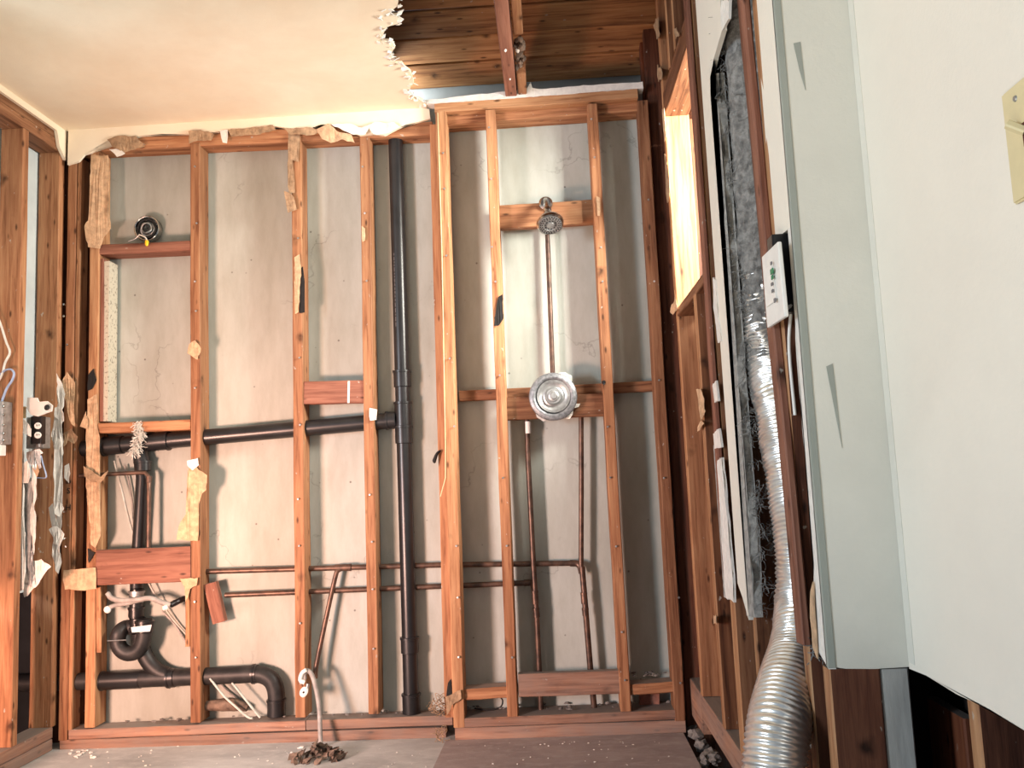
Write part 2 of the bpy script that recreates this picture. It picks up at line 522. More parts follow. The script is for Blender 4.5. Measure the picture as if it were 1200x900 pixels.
# ================================================================ THE SETTING
YS = -0.045          # front plane of the shower framing
XL = -1.95           # left wall plane
XC = 0.47            # right wall plane (window, duct cavity)
XW = 0.61            # white wall plane
YC = -1.722          # the face that joins the two
ZC = 2.455           # ceiling

# ---- floor
floor = box('floor', (-3.2, -3.9, -0.05), (0.43, 0.102, 0.0), 'floor')
floor['kind'] = 'structure'
sheet('plywood_sheet', [(-0.44, YS, 0.004), (0.43, YS, 0.004), (0.43, -1.6, 0.004), (-0.47, -1.6, 0.004)], (0, 0, 1), 0.0035, 'ply', floor, 'mauve grey plywood sheet in front of the shower framing')
subfloor = box('subfloor_void', (0.43, -3.9, -0.30), (1.6, 0.102, -0.26), 'stud_dark')
box('recess_end', (0.43, 0.104, -0.26), (0.72, 0.12, 0.6), 'stud_dark', subfloor)
subfloor.name = 'floor_recess'; subfloor['kind'] = 'structure'

# ---- back wall: panel plus framing
wall_back = box('wall_back', (-1.88, 0.092, 0.0), (0.60, 0.106, 2.52), 'plaster')
wall_back['kind'] = 'structure'
WB = wall_back
box('corner_backing', (-2.05, 0.092, 0.0), (-1.88, 0.106, 2.5), 'stud_dark', WB, 'dark brown backing board in the left corner')

# bottom plates
hblock('bottom_plate', (70, 867.3), (522, 852.5), (70, 880), 0.0, 0.088, 'plate', WB, 'lower dusty bottom plate along the left bays')
hblock('bottom_plate', (80.5, 855.5), (357.6, 844.5), (80.5, 867.0), 0.001, 0.087, 'plate', WB, 'upper dusty bottom plate below the left bays')
hblock('bottom_plate', (358.6, 844.5), (530, 838.5), (358.6, 856.0), 0.001, 0.087, 'plate', WB, 'upper dusty bottom plate under the black stack')
hblock('bottom_plate', (533, 853.5), (803, 844), (533, 868.4), YS, 0.13, 'plate', WB, 'lower bottom plate under the shower framing')
hblock('bottom_plate', (544, 842), (791, 832), (544, 853.0), YS + 0.001, 0.128, 'plate', WB, 'upper bottom plate under the shower framing')
# top plates
hblock('top_plate', (84, 163), (506, 142), (84, 178.5), 0.004, 0.085, 'stud', WB, 'top plate half hidden by torn ceiling paper')
hblock('top_plate', (509, 121), (747, 103.5), (509, 132), YS, 0.089, 'stud_light', WB, 'top plate of the shower framing')
hblock('top_plate', (512, 133), (747, 116.5), (512, 146), 0.0, 0.088, 'stud', WB, 'second plate behind the top of the shower framing')

# studs of the left bays
D2 = 0.089
c1 = vstud('stud', (106, 178), (98.5, 853), 0.040, D2, 0.0, 'stud_light', WB, 'stud wrapped in torn kraft paper at the left end of the back wall')
vstud('stud', (80.0, 185), (67.8, 868), 0.036, D2, 0.0, 'stud', WB, 'corner stud with black lettering')
vstud('nailer', (91.3, 185), (79.0, 856), 0.016, 0.06, 0.004, 'stud_light', WB, 'pale strip beside the lettered corner stud')
s1 = vstud('stud', (222.9, 168), (223, 847), 0.040, D2, 0.0, 'stud', WB, 'stud to the right of the round electrical box')
s3 = vstud('stud', (341.0, 158), (346, 841), 0.040, D2, 0.0, 'stud', WB, 'stud with a black slot near its top')
s4 = vstud('stud', (421, 156), (431.7, 837), 0.040, D2, 0.0, 'stud', WB, 'stud just left of the black stack')
p1 = vstud('stud', (503.5, 146), (521, 841), 0.046, 0.088, 0.001, 'stud', WB, 'stud right of the black stack set behind the shower post')
# shower studs
p2 = vstud('stud', (510, 131), (531.5, 853), 0.043, D2, YS, 'stud_light', WB, 'left post of the shower framing')
sa = vstud('stud', (568.7, 129), (594.7, 840), 0.039, D2, YS, 'stud', WB, 'shower stud left of the valve', segs=14)
sb = vstud('stud', (688.3, 122), (727.5, 834), 0.039, D2, YS, 'stud', WB, 'shower stud right of the valve', segs=14)
rp = vstud('stud', (747.5, 118), (791, 845), 0.040, D2, YS, 'stud_brown', WB, 'right post of the shower framing')
# blocking
nb1 = hblock('blocking', (116, 286.5), (223, 281.5), (116, 298), 0.002, 0.086, 'board_red', WB, 'short block under the round electrical box')
nb2 = hblock('blocking', (114, 496), (223, 491.5), (114, 508), 0.002, 0.086, 'stud', WB, 'short block above the black vent pipe')
bigboard = hblock('blocking', (112.5, 644.7), (223, 640), (113.4, 686), -0.006, 0.03, 'board_red', WB, 'wide red-brown board between the two left studs')
hblock('blocking', (356, 447), (429, 445.5), (356, 473.6), 0.006, 0.036, 'board_red', WB, 'red-brown block between two studs left of the stack')
sheet('paint_stripe', [P(407.5, 446.6, y=.0045), P(410, 446.5, y=.0045), P(409.5, 472.2, y=.0045), P(407, 472.3, y=.0045)], (0, -1, 0), .001, 'gypsum', WB, 'white paint stripe on the red-brown block')
vstud('nailer', (112, 688), (113, 765), 0.019, 0.04, 0.004, 'stud_light', WB, 'pale short strip beside the kraft covered stud')
vstud('nailer', (217.3, 683), (216.8, 758), 0.018, 0.04, 0.004, 'stud_light', WB, 'pale short strip left of the stud under the wide board')
vstud('side_board', (117, 303), (116, 494), 0.016, 0.07, 0.010, 'board_red', WB, 'thin board lining the left side of the old cabinet opening')
box('plaster_strip', (P(121, 300, y=.015).x, 0.015, P(120, 494, y=.02).z), (P(136, 300, y=.07).x, 0.085, P(130, 306, y=.02).z), 'speckle', WB, 'speckled plaster strip lining the old cabinet opening')
hblock('blocking', (538, 458), (765, 446), (538, 470), 0.046, 0.038, 'stud_brown', WB, 'long thin rail behind the shower studs')
hblock('blocking', (593, 466), (706, 461), (593, 492.5), 0.000, 0.036, 'stud_brown', WB, 'deep block behind the shower valve')
hblock('blocking', (585, 240.5), (695, 233.5), (586, 268), 0.010, 0.036, 'stud', WB, 'block that carries the shower arm')
hblock('blocking', (543, 808), (597, 804.5), (543, 821), YS + .012, 0.075, 'stud', WB, 'small block at the foot of the shower post')
hblock('blocking', (607, 790), (727, 786), (607, 817), YS + .004, 0.038, 'plate', WB, 'scarred wide block low between the shower studs')
hblock('blocking', (736, 802.5), (792, 798.5), (736, 815), YS + .012, 0.075, 'stud', WB, 'small block low beside the right shower post')

# ---- right wall, the part with the window opening and the duct cavity
wall_right = box('wall_right', (0.562, -0.02, -0.26), (0.585, 0.09, 2.9), 'stud_dark')
wall_right['kind'] = 'structure'
WR = wall_right
box('sheathing_board', (0.562, -1.66, -0.26), (0.585, -0.02, 0.35), 'osb', WR)
box('sheathing_board', (0.562, -1.66, 0.352), (0.585, -0.02, 0.90), 'osb', WR)
box('sheathing_board', (0.562, -1.66, 0.902), (0.585, -0.02, 1.50), 'osb', WR)
box('sheathing_board', (0.562, -1.66, 1.502), (0.585, -0.862, 2.24), 'osb', WR)
box('sheathing_board', (0.562, -0.25, 1.502), (0.585, -0.02, 2.24), 'osb', WR)
box('sheathing_board', (0.562, -1.66, 2.242), (0.585, -0.02, 2.9), 'osb', WR)
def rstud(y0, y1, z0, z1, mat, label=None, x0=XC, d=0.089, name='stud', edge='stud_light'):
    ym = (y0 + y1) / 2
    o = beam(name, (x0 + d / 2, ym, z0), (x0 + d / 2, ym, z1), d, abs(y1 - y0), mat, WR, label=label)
    if edge:                                    # faces turned left get a paler wood
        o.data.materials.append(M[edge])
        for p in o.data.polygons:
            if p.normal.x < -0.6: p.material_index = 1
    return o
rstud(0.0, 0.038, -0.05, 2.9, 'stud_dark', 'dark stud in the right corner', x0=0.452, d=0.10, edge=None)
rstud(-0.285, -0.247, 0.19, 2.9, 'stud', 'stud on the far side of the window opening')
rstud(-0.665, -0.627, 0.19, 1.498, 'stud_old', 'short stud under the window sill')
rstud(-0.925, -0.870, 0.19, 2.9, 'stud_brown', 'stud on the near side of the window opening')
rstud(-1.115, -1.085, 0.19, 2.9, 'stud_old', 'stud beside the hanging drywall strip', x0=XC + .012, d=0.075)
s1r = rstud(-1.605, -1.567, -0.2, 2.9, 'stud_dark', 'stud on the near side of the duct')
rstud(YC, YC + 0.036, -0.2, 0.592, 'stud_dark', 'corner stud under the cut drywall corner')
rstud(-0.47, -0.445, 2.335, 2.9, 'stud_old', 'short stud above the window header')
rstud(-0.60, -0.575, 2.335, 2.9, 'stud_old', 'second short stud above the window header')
beam('window_sill', (XC + .0445, -0.285, 1.514), (XC + .0445, -0.870, 1.514), 0.089, 0.032, 'stud_brown', WR, label='sloping grained sill plate of the window opening')
beam('header', (XC + .0445, -0.285, 2.285), (XC + .0445, -0.870, 2.285), 0.089, 0.09, 'stud_old', WR, label='header over the window opening')
def rplate(y0, y1, z0, z1, mat, label):
    beam('bottom_plate', (XC + .0445, y0, (z0 + z1) / 2), (XC + .0445, y1, (z0 + z1) / 2), 0.089, z1 - z0, mat, WR, label=label)
rplate(0.0, -0.245, 0.055, 0.188, 'plate', 'short bottom plate of the right wall next to the corner')
rplate(-0.25, -1.6, 0.105, 0.188, 'plate', 'long bottom plate of the right wall')
# wall layers still hanging on the near window stud
red = beam('batten', (0.462, -0.905, 0.66), (0.462, -0.905, 2.9), 0.012, 0.050, 'board_red', WR, label='thin red-brown batten on the window stud')
beam('batten', (0.462, -0.868, 0.60), (0.462, -0.868, 1.02), 0.010, 0.022, 'grey_paper', WR, label='grey strip of old plaster edge')
pts = [(0.458, -1.052, 0.66), (0.458, -1.10, 0.63), (0.458, -1.152, 0.585)]
for z in (0.75, 0.95, 1.15, 1.35, 1.55, 1.75, 1.92): pts.append((0.458, -1.152 + random.uniform(-.006, .006), z))
pts += [(0.458, -1.16, 1.965), (0.458, -1.22, 1.985), (0.458, -1.33, 2.0), (0.458, -1.33, 2.2), (0.458, -1.29, 2.9), (0.458, -1.04, 2.9)]
strip = sheet('drywall_strip', pts, (-1, 0, 0), 0.012, 'wall_white', WR, 'narrow strip of white drywall left beside the duct cavity')
pts = [(0.464, -1.12, 0.59)]
for k in range(28): pts.append((0.464, -1.212 + random.uniform(-.016, .016), 0.60 + k * 0.05))
pts += [(0.464, -1.13, 1.96)]
sheet('torn_edge', pts, (-1, 0, 0), 0.020, 'grey_paper', strip, 'grey fibrous broken edge of the strip', 0.006, 1)
scrap('flap', [(847, 0), (856, 0), (855, 22), (848, 36), (846, 28)], None, 'gypsum', strip, 'torn flap', 0.006, 0.006, x=0.452)
scrap('flap', [(836, 452), (840, 446), (843, 470), (838, 472)], None, 'gypsum', WR, 'white plaster crumb on the window stud', 0.004, 0.006, x=0.456)
scrap('flap', [(836, 508), (843, 502), (846, 524), (838, 526)], None, 'gypsum', WR, 'white plaster flake on the window stud', 0.002, 0.006, x=0.456)
scrap('flap', [(841, 540), (847, 536), (856, 640), (862, 706), (851, 700), (846, 620)], None, 'gypsum', WR, 'long white plaster sliver on the window stud', 0.004, 0.007, x=0.455)
scrap('flap', [(836, 325), (839, 328), (842, 372), (846, 400), (842, 402), (837, 360)], None, 'gypsum', WR, 'thin plaster sliver near the window sill', 0.003, 0.006, x=0.456)
# splinters and torn paper on the right wall studs
for px_, mat_, cr_ in (([(818, 456), (822, 455), (826, 470), (829, 482), (824, 492), (820, 478)], 'kraft', .008),
                       ([(817, 507), (823, 492), (826, 496), (824, 503)], 'kraft', .010),
                       ([(768, 30), (773, 20), (775, 40), (771, 46)], 'kraft_dark', .010),
                       ([(771, 76), (776, 80), (777, 92), (773, 96)], 'kraft_dark', .008),
                       ([(777, 128), (780, 127), (782, 160), (779, 166)], 'kraft', .006),
                       ([(780, 180), (783, 182), (786, 230), (783, 238)], 'kraft_dark', .006),
                       ([(787, 365), (794, 340), (795, 362), (790, 369)], 'kraft', .010),
                       ([(790, 34), (796, 32), (798, 42), (792, 46)], 'kraft_dark', .008),
                       ([(838, 721), (842, 722), (842, 732), (838, 731)], 'kraft', .006)):
    scrap('paper_scrap', px_, None, mat_, WR, None, cr_, .0012, x=XC - .004)
# casing board on the near duct stud
beam('casing_strip', (0.462, -1.605, 0.615), (0.462, -1.480, 2.9), 0.016, 0.048, 'board_red', WR, label='red-brown casing strip in front of the duct')
# corner piece: the white face, the painted face and the bead
sheet('drywall_return', [(XC, YC, 2.9), (XC, -1.588, 2.9), (XC, -1.588, 1.405), (XC, -1.612, 1.405), (XC, -1.690, 1.40), (XC, YC, 1.40)], (-1, 0, 0), 0.013, 'wall_white', WR, 'narrow white drywall face of the outside corner')
pts = [(XC, YC, 1.40), (XC, -1.690, 1.40), (XC, -1.690, 1.22)]
z = 1.19
while z > 0.75:
    pts.append((XC, -1.682 + random.uniform(-.004, .003), z)); z -= 0.035
pts += [(XC, -1.674, 0.74), (XC, -1.664, 0.70), (XC, -1.654, 0.66), (XC, -1.648, 0.62), (XC, YC, 0.592)]
sheet('drywall_return', pts, (-1, 0, 0), 0.013, 'gypsum', WR, 'thin broken white drywall edge below the wall timer')
pts = [(XC + .001, -1.684, 0.74), (XC + .001, -1.668, 0.72), (XC + .001, -1.652, 0.67), (XC + .001, -1.644, 0.615), (XC + .001, -1.672, 0.60), (XC + .001, -1.678, 0.65)]
sheet('torn_paper', [Vector(p) - Vector((.004, 0, 0)) for p in pts], (-1, 0, 0), 0.003, 'kraft', WR, 'tan torn paper at the foot of the corner drywall', 0.004, 1)
wall_front = sheet('wall_corner_face', [(XC, YC, 2.9), (XC, YC, 0.597), (0.50, YC, 0.592), (0.55, YC, 0.590), (XW + .012, YC, 0.592), (XW + .012, YC, 2.9)], (0, -1, 0), 0.013, 'bluish')
wall_front.name = 'wall_return'; wall_front['kind'] = 'structure'
box('corner_bead', (XC - .0015, YC - .002, 0.594), (XC + .013, YC + .006, 2.9), 'bead', wall_front, 'grey taped corner bead', 0.002)
sheet('tape_patch', [(0.500, YC - .0012, 1.755), (0.513, YC - .0012, 1.757), (0.515, YC - .0012, 1.66), (0.507, YC - .0012, 1.70)], (0, -1, 0), 0.001, 'bead', wall_front, 'darker scraped patch')
sheet('tape_patch', [(0.510, YC - .0012, 1.13), (0.522, YC - .0012, 1.135), (0.526, YC - .0012, 0.98)], (0, -1, 0), 0.001, 'bead', wall_front, 'lower scraped patch')

wall_w = sheet('wall_white', [(XW, YC, 2.9), (XW, YC, 0.594), (XW, -1.72, 0.588), (XW, -1.79, 0.592), (XW, -1.90, 0.588), (XW, -2.0, 0.592), (XW, -2.1, 0.588), (XW, -2.42, 0.59), (XW, -2.42, 2.9)], (-1, 0, 0), 0.013, 'wall_white')
wall_w.name = 'wall_right_near'; wall_w['kind'] = 'structure'
WN = wall_w
box('joint_tape', (XW - .0012, YC - .026, 0.600), (XW - .0001, YC - .0005, 2.9), 'bluish', WN, 'pale joint paint along the inside corner')
beam('stud', (0.585, YC + .022, -0.25), (0.585, YC + .022, 0.588), 0.050, 0.036, 'whitewashed', WN, label='rough grey white-washed board under the corner')
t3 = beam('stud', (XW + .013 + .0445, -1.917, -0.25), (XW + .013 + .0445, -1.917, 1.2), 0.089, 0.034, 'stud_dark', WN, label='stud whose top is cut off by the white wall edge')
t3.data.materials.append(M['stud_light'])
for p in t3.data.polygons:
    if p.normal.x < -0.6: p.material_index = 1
bb0, bb1, bbz = P(1131, 860, x=.70).y, P(1089, 860, x=.70).y, P(1110, 831, x=.70).z
beam('backing_board', (0.71, (bb0 + bb1) / 2, -0.25), (0.71, (bb0 + bb1) / 2, bbz), 0.02, bb1 - bb0, 'roof_red', WN, label='grained board behind the near stud')
M['void'] = plain('cavity_shade', (0.020, 0.011, 0.008), 0.9, 0, 10, 0.3, 0.1)  # near-black brown paints in the shade of the open cavity
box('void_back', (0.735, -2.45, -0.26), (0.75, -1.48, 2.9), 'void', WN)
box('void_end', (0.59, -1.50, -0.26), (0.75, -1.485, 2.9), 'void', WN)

# ---- left wall
wall_left = box('wall_left', (-2.062, -1.5, 0.60), (-2.045, 0.09, 2.5), 'pale_blue')
wall_left['kind'] = 'structure'
WL = wall_left
box('dark_room_backing', (-2.20, -1.5, 0.0), (-2.18, 0.2, 0.62), 'tar_shade', WL, 'black sheet standing in for the dark room beyond the left wall')  # black panels stand in for the unlit room beyond the studs
box('dark_room_backing', (-2.18, 0.106, 0.0), (-1.88, 0.12, 0.62), 'tar_shade', WL)
def lstud(yf, z0, z1, mat, label, w=0.036):
    return beam('stud', (XL - .0445, yf + w / 2, z0), (XL - .0445, yf + w / 2, z1), 0.089, w, mat, WL, label=label)
lstud(-0.262, 0.088, 2.36, 'stud', 'left wall stud with white cables on it')
lstud(-0.020, 0.088, 2.36, 'stud', 'left wall stud beside the corner')
beam('top_plate', (XL - .0445, 0.09, 2.383), (XL - .0445, -1.3, 2.383), 0.089, 0.045, 'stud_brown', WL, label='lower top plate of the left wall')
beam('top_plate', (XL - .0445, 0.09, 2.428), (XL - .0445, -1.3, 2.428), 0.089, 0.044, 'stud_brown', WL, label='upper top plate of the left wall')
beam('bottom_plate', (XL - .0445, -0.01, 0.066), (XL - .0445, -1.3, 0.066), 0.089, 0.042, 'plate', WL, label='upper bottom plate of the left wall')
beam('bottom_plate', (XL - .0445, -0.01, 0.022), (XL - .0445, -1.3, 0.022), 0.089, 0.042, 'plate', WL, label='lower bottom plate of the left wall')

# ---- ceiling with its torn edge
edge_px = [(500, 124), (492, 117), (479, 115), (478, 107), (485, 96.5), (483, 92), (481, 85), (471, 75.5), (463.5, 75), (459, 68), (463, 56), (459.5, 49.5), (442, 50), (446, 45), (453, 32), (466, 28), (466, 19.5), (447, 20), (466, 7), (467, 0)]
edge = [P(a, b, z=ZC) for a, b in edge_px]
edge = ragged(edge, 0.02, 0.006)
for p in edge: p.z = ZC
tail = ragged([edge[-1], Vector((-0.36, -0.95, ZC)), Vector((-0.2, -1.15, ZC)), Vector((0.1, -1.22, ZC)), Vector((0.455, -1.2, ZC))], 0.03, 0.012)
for p in tail: p.z = ZC
outline = [Vector((XL + 0.012, 0.0, ZC)), Vector((-0.437, 0.0, ZC))] + edge[:1] + edge[1:] + tail[1:] + [Vector((0.455, -2.9, ZC)), Vector((XL + .012, -2.9, ZC))]
ceiling = sheet('ceiling', outline, (0, 0, -1), 0.013, 'ceiling', origin=(-1, -1, ZC))
ceiling['kind'] = 'structure'
# torn paper flakes along the edge
bm = bmesh.new()
for i, p in enumerate(edge):
    for _ in range(2):
        q = p + Vector((random.uniform(-.014, .003), random.uniform(-.01, .01), random.uniform(-.006, .004)))
        a = random.uniform(0, 6.28)
        u = Vector((math.cos(a), math.sin(a), random.uniform(-.4, .8))) * random.uniform(.008, .022)
        w_ = Vector((-math.sin(a), math.cos(a), random.uniform(-.6, .9))) * random.uniform(.004, .012)
        v0 = [bm.verts.new(q), bm.verts.new(q + u * .6 + w_), bm.verts.new(q + u * 1.3), bm.verts.new(q + u * .5 - w_)]
        v1 = [bm.verts.new(v.co + Vector((0, 0, .003))) for v in v0]
        bm.faces.new(v0); bm.faces.new(v1[::-1])
        for k in range(4): bm.faces.new((v0[k], v1[k], v1[(k + 1) % 4], v0[(k + 1) % 4]))
fl = from_bm('torn_flakes', bm, 'gypsum', ceiling, label='white torn gypsum and paper flakes along the broken edge')
fl['kind'] = 'stuff'
# remnant of wall drywall hanging under the ceiling
rem_px = [(80, 151), (160, 147.5), (240, 143), (320, 138), (400, 133), (497, 127), (503, 128), (504, 139), (490, 143), (476, 146), (465, 151), (451, 158.7), (437, 157), (422, 158.7), (405, 152), (390, 146), (376, 146), (365, 150), (351, 152), (323, 148), (295, 151), (266, 153), (243, 156), (220, 157), (190, 157), (165, 159), (150, 160), (136, 161), (126, 165), (118, 171), (106.7, 179), (98.7, 181), (92, 189), (79, 193)]
rem = [P(a, b, y=-0.013) for a, b in rem_px]
for p in rem[:6]: p.z = ZC
remn = sheet('drywall_remnant', rem, (0, -1, 0), 0.012, 'ceiling', ceiling, 'ragged strip of wall drywall left under the ceiling')
trm = [P(0, 94, x=XL + .016), P(64, 143.5, x=XL + .016), P(78, 152, x=XL + .016), P(79, 190, x=XL + .016), P(73, 165, x=XL + .016), P(66, 147.5, x=XL + .016), P(0, 101.5, x=XL + .016)]
trm = [Vector((XL + .016, -1.3, ZC))] + [Vector((XL + .016, 0, ZC)), Vector((XL + .016, -0.004, 2.33)), Vector((XL + .016, -0.05, 2.37)), Vector((XL + .016, -0.07, 2.43)), Vector((XL + .016, -1.3, 2.43))]
sheet('drywall_remnant', trm, (1, 0, 0), 0.013, 'ceiling', ceiling, 'thin strip of drywall left along the left wall')
# the pale broken drywall lying on the shower top plate
up = [(497, 117), (520, 115.5), (545, 112), (570, 110), (600, 106.5), (618, 103), (622, 96), (624, 103), (640, 104), (665, 101.5), (690, 100), (715, 98), (735, 97), (753, 95.5), (754, 103.5), (700, 107.5), (640, 112), (570, 117), (510, 121.5), (500, 121)]
sheet('drywall_ledge', ragged([P(a, b, y=YS - .001) for a, b in up] , .02, .0025), (0, -1, 0), 0.05, 'gypsum', ceiling, 'broken edge of ceiling drywall above the shower top plate')
# torn paper flaps
scrap('paper_flap', [(126, 164), (140, 160), (160, 160), (170, 172), (158, 176), (146, 180), (132, 172)], -0.016, 'kraft_dark', remn, 'brown kraft paper flap', 0.012)
scrap('paper_flap', [(128, 175), (138, 174), (147, 180), (137, 184)], -0.026, 'gypsum', remn, 'white gypsum flake', 0.003)
scrap('paper_flap', [(222, 155), (236, 153), (252, 158), (248, 166), (232, 165), (222, 169)], -0.016, 'kraft_dark', remn, 'brown paper flap above a stud', 0.012)
scrap('paper_flap', [(258, 153), (267, 152), (266, 168), (261, 167)], -0.020, 'gypsum', remn, 'small white curl', 0.004)
scrap('paper_flap', [(268, 153), (320, 147), (324, 153), (300, 159), (272, 161)], -0.016, 'kraft_dark', remn, 'long grey-brown paper flap', 0.010)
scrap('paper_flap', [(332, 150), (352, 151), (366, 150), (378, 155), (360, 160), (340, 158)], -0.018, 'kraft_dark', remn, 'crumpled paper above a stud', 0.014)
scrap('paper_flap', [(371, 152), (385, 146), (398, 156), (412, 158), (416, 168), (400, 165), (388, 168), (378, 164)], -0.018, 'kraft', remn, 'fringed tan paper flap', 0.012)
scrap('paper_flap', [(388, 146), (410, 145), (424, 150), (437, 145), (428, 158), (414, 158), (402, 153)], -0.024, 'gypsum', remn, 'white paper tear', 0.006)
scrap('paper_flap', [(430, 148), (440, 143), (462, 144), (470, 150), (455, 157), (438, 158)], -0.022, 'gypsum', remn, 'white paper tear by the stack', 0.012)

# ---- attic: roof boards, frieze, joists
roof = empty('roof', (0, 0, 2.9), kind='structure')
slope = 0.30
yy, i = 0.25, 0
while yy > -2.4:
    w = 0.142
    z0 = 2.665 + (0.25 - yy) * slope + (i % 2) * 0.004
    dy = w / math.sqrt(1 + slope * slope)
    a = Vector((-2.0, yy - dy / 2, z0 + slope * dy / 2)); b = Vector((1.0, yy - dy / 2, z0 + slope * dy / 2))
    beam('roof_board', a, b, w - 0.007, 0.02, 'roof', roof, across=(0, -1, slope), segs=4, jit=.0015, bev=.005)
    yy -= dy; i += 1
box('frieze_board', (-2.0, 0.255, 2.50), (1.0, 0.275, 2.72), 'frost', roof, 'pale frieze board at the eave')
beam('joist', (-0.092, 0.16, 2.535), (-0.092, -2.2, 2.535), 0.045, 0.14, 'board_red', roof, label='red-brown ceiling joist')
beam('joist', (-0.046, 0.14, 2.53), (-0.046, -0.22, 2.53), 0.034, 0.12, 'stud', roof, label='orange joist offcut beside the red-brown joist')
beam('joist', (-0.046, -0.42, 2.58), (-0.046, -2.2, 2.58), 0.034, 0.12, 'stud', roof, label='upper joist board beside the red-brown joist')
bm = bmesh.new()
for k in range(26):
    lump_bm(bm, (-0.046 + random.uniform(-.016, .014), -0.31 + random.uniform(-.09, .09), 2.50 + random.uniform(-.02, .03)), random.uniform(.006, .016), (1, 1, 1), 1)
cl = from_bm('dirt_clump', bm, 'leaf', roof, label='dark clump of nest debris on the joist'); cl['kind'] = 'stuff'
bm = bmesh.new()
for c, r in (((-0.052, -.36, 2.49), .010), ((-0.095, -.42, 2.462), .006), ((-.04, -.02, 2.47), .006), ((-.09, -.2, 2.462), .004)):
    lump_bm(bm, c, r)
cr = from_bm('plaster_crumb', bm, 'gypsum', roof, label='white plaster crumbs on the joists'); cr['kind'] = 'stuff'
beam('rafter_block', (0.30, -0.10, 2.78), (0.30, -0.10, 3.4), 0.12, 0.04, 'roof_red', roof, label='dark red board hanging at the right of the attic')
box('roof_felt', (-2.0, -2.4, 3.5), (0.6, 0.3, 3.52), 'tar_shade', roof)
box('gable_board', (0.585, -2.4, 2.5), (0.60, 0.28, 3.6), 'roof_red', roof)
box('gable_board', (-2.02, -2.4, 2.5), (-2.0, 0.28, 3.6), 'roof_red', roof)
beam('wall_post', (0.47, 0.09, 2.40), (0.47, 0.09, 2.75), 0.05, 0.05, 'roof_red', roof)

# ================================================================ PLUMBING
# black vent stack
yp = 0.05
stk = empty('drain_stack', P(482, 838, y=yp), 'tall glossy black plastic drain stack between the open studs', 'pipe')
a, b = P(482.5, 838, y=yp), P(463, 146, y=yp)
def along(py):
    t = (838 - py) / (838 - 146)
    return a.lerp(b, t)
tube('pipe', [along(838), along(146)], 0.0295, 'abs', stk, 24)
for t0, t1, nm in ((467, 447, 'coupling'), (498, 484, 'coupling'), (533, 512, 'coupling'), (770, 752, 'coupling'), (836, 814, 'coupling')):
    collar(nm, along(t0), along(t1), 0.0345, 'abs', stk)
bm = bmesh.new()
zz = 308
while zz < 396:
    hh = random.choice((2, 3, 3, 4, 5))
    for dz in range(hh):
        c = along(zz + dz) + Vector((-.0150, -.0256, 0))
        ret = bmesh.ops.create_cube(bm, size=1)
        for v in ret['verts']: v.co = c - along(838) + Vector((v.co.x * .0038, v.co.y * .0012 + v.co.x * -.002, v.co.z * .0016))
    zz += hh + 1.6
from_bm('lettering', bm, 'grey_mark', stk, label='tiny grey line of print', matrix=Matrix.Translation(along(838)))
tee = along(505)
tube('tee_body', [along(512), along(495)], 0.034, 'abs', stk, 24)
collar('tee_branch', tee + Vector((-0.028, 0, 0)), tee + Vector((-0.070, 0, -.001)), 0.035, 'abs', stk)

# horizontal vent pipe in the wall, with its sanitary tee and riser
vp = empty('vent_pipe', P(90, 527, y=yp), 'black vent pipe running level behind the left studs', 'pipe')
v0, v1 = P(86, 526.5, y=yp), tee + Vector((-0.068, 0, -.002))
tube('pipe', [v0, v1], 0.032, 'abs', vp, 24)
def vx(px):
    t = (px - 86) / (460 - 86)
    return v0.lerp(v1, t)
collar('tee_hub', vx(147), vx(122), 0.0365, 'abs', vp)
collar('tee_hub', vx(176), vx(202), 0.0365, 'abs', vp)
rx = vx(166)
tube('riser', [rx, rx + Vector((0, 0, -0.03)), P(167, 560, y=yp), P(160, 680, y=yp), P(160, 690, y=yp - .005)], 0.0245, 'abs', vp, 20)
tube('tee_neck', [rx + Vector((0.02, 0, -.01)), rx + Vector((0.003, 0, -.035)), P(167.5, 551, y=yp)], [0.027, .030, .031], 'abs', vp, 20)
collar('riser_hub', P(167.5, 552, y=yp), P(167.3, 540, y=yp), 0.032, 'abs', vp)
collar('clamp', P(160, 706, y=.045), P(160.4, 692, y=.045), 0.0275, 'steel', vp, label='steel hose clamp')
tube('tail_piece', [P(160.3, 690, y=.046), P(159, 724, y=.045)], 0.0255, 'abs', vp, 20)
collar('tail_hub', P(159.5, 723, y=.045), P(159.8, 711, y=.045), 0.029, 'abs', vp)

# p-trap under the sink outlet
tr = empty('p_trap', P(150, 772, y=0.02), 'black plastic P-trap looped in front of the vent riser', 'trap')
yt = 0.010
loop = [(169, 726), (169.5, 735), (168.5, 748), (165, 758), (158, 764.5), (149, 765.5), (141, 760), (138, 751), (140, 741), (147, 735.5), (155, 735), (163, 734)]
pts = [P(px, py, y=yt + (0.03 if k > 8 else 0.0) + k * 0.001) for k, (px, py) in enumerate(loop)]
tube('trap_bend', pts, 0.029, 'abs_dusty', tr, 18, curve=4)
collar('slip_nut', P(169, 741, y=yt), P(169.5, 727, y=yt), 0.034, 'abs', tr)
collar('slip_nut', P(161, 724, y=.046), P(161.5, 737, y=.046), 0.031, 'abs', tr)
scrap('label_strip', [(154, 735), (178, 732), (176, 740), (155, 741)], yt - .036, 'pale_blue', tr, 'pale blue label strip', 0.003, tear=False)
tube('rod', [P(126, 751, y=-.012), P(148, 750, y=-.012)], 0.0022, 'steel', tr, 6, label='thin steel rod')

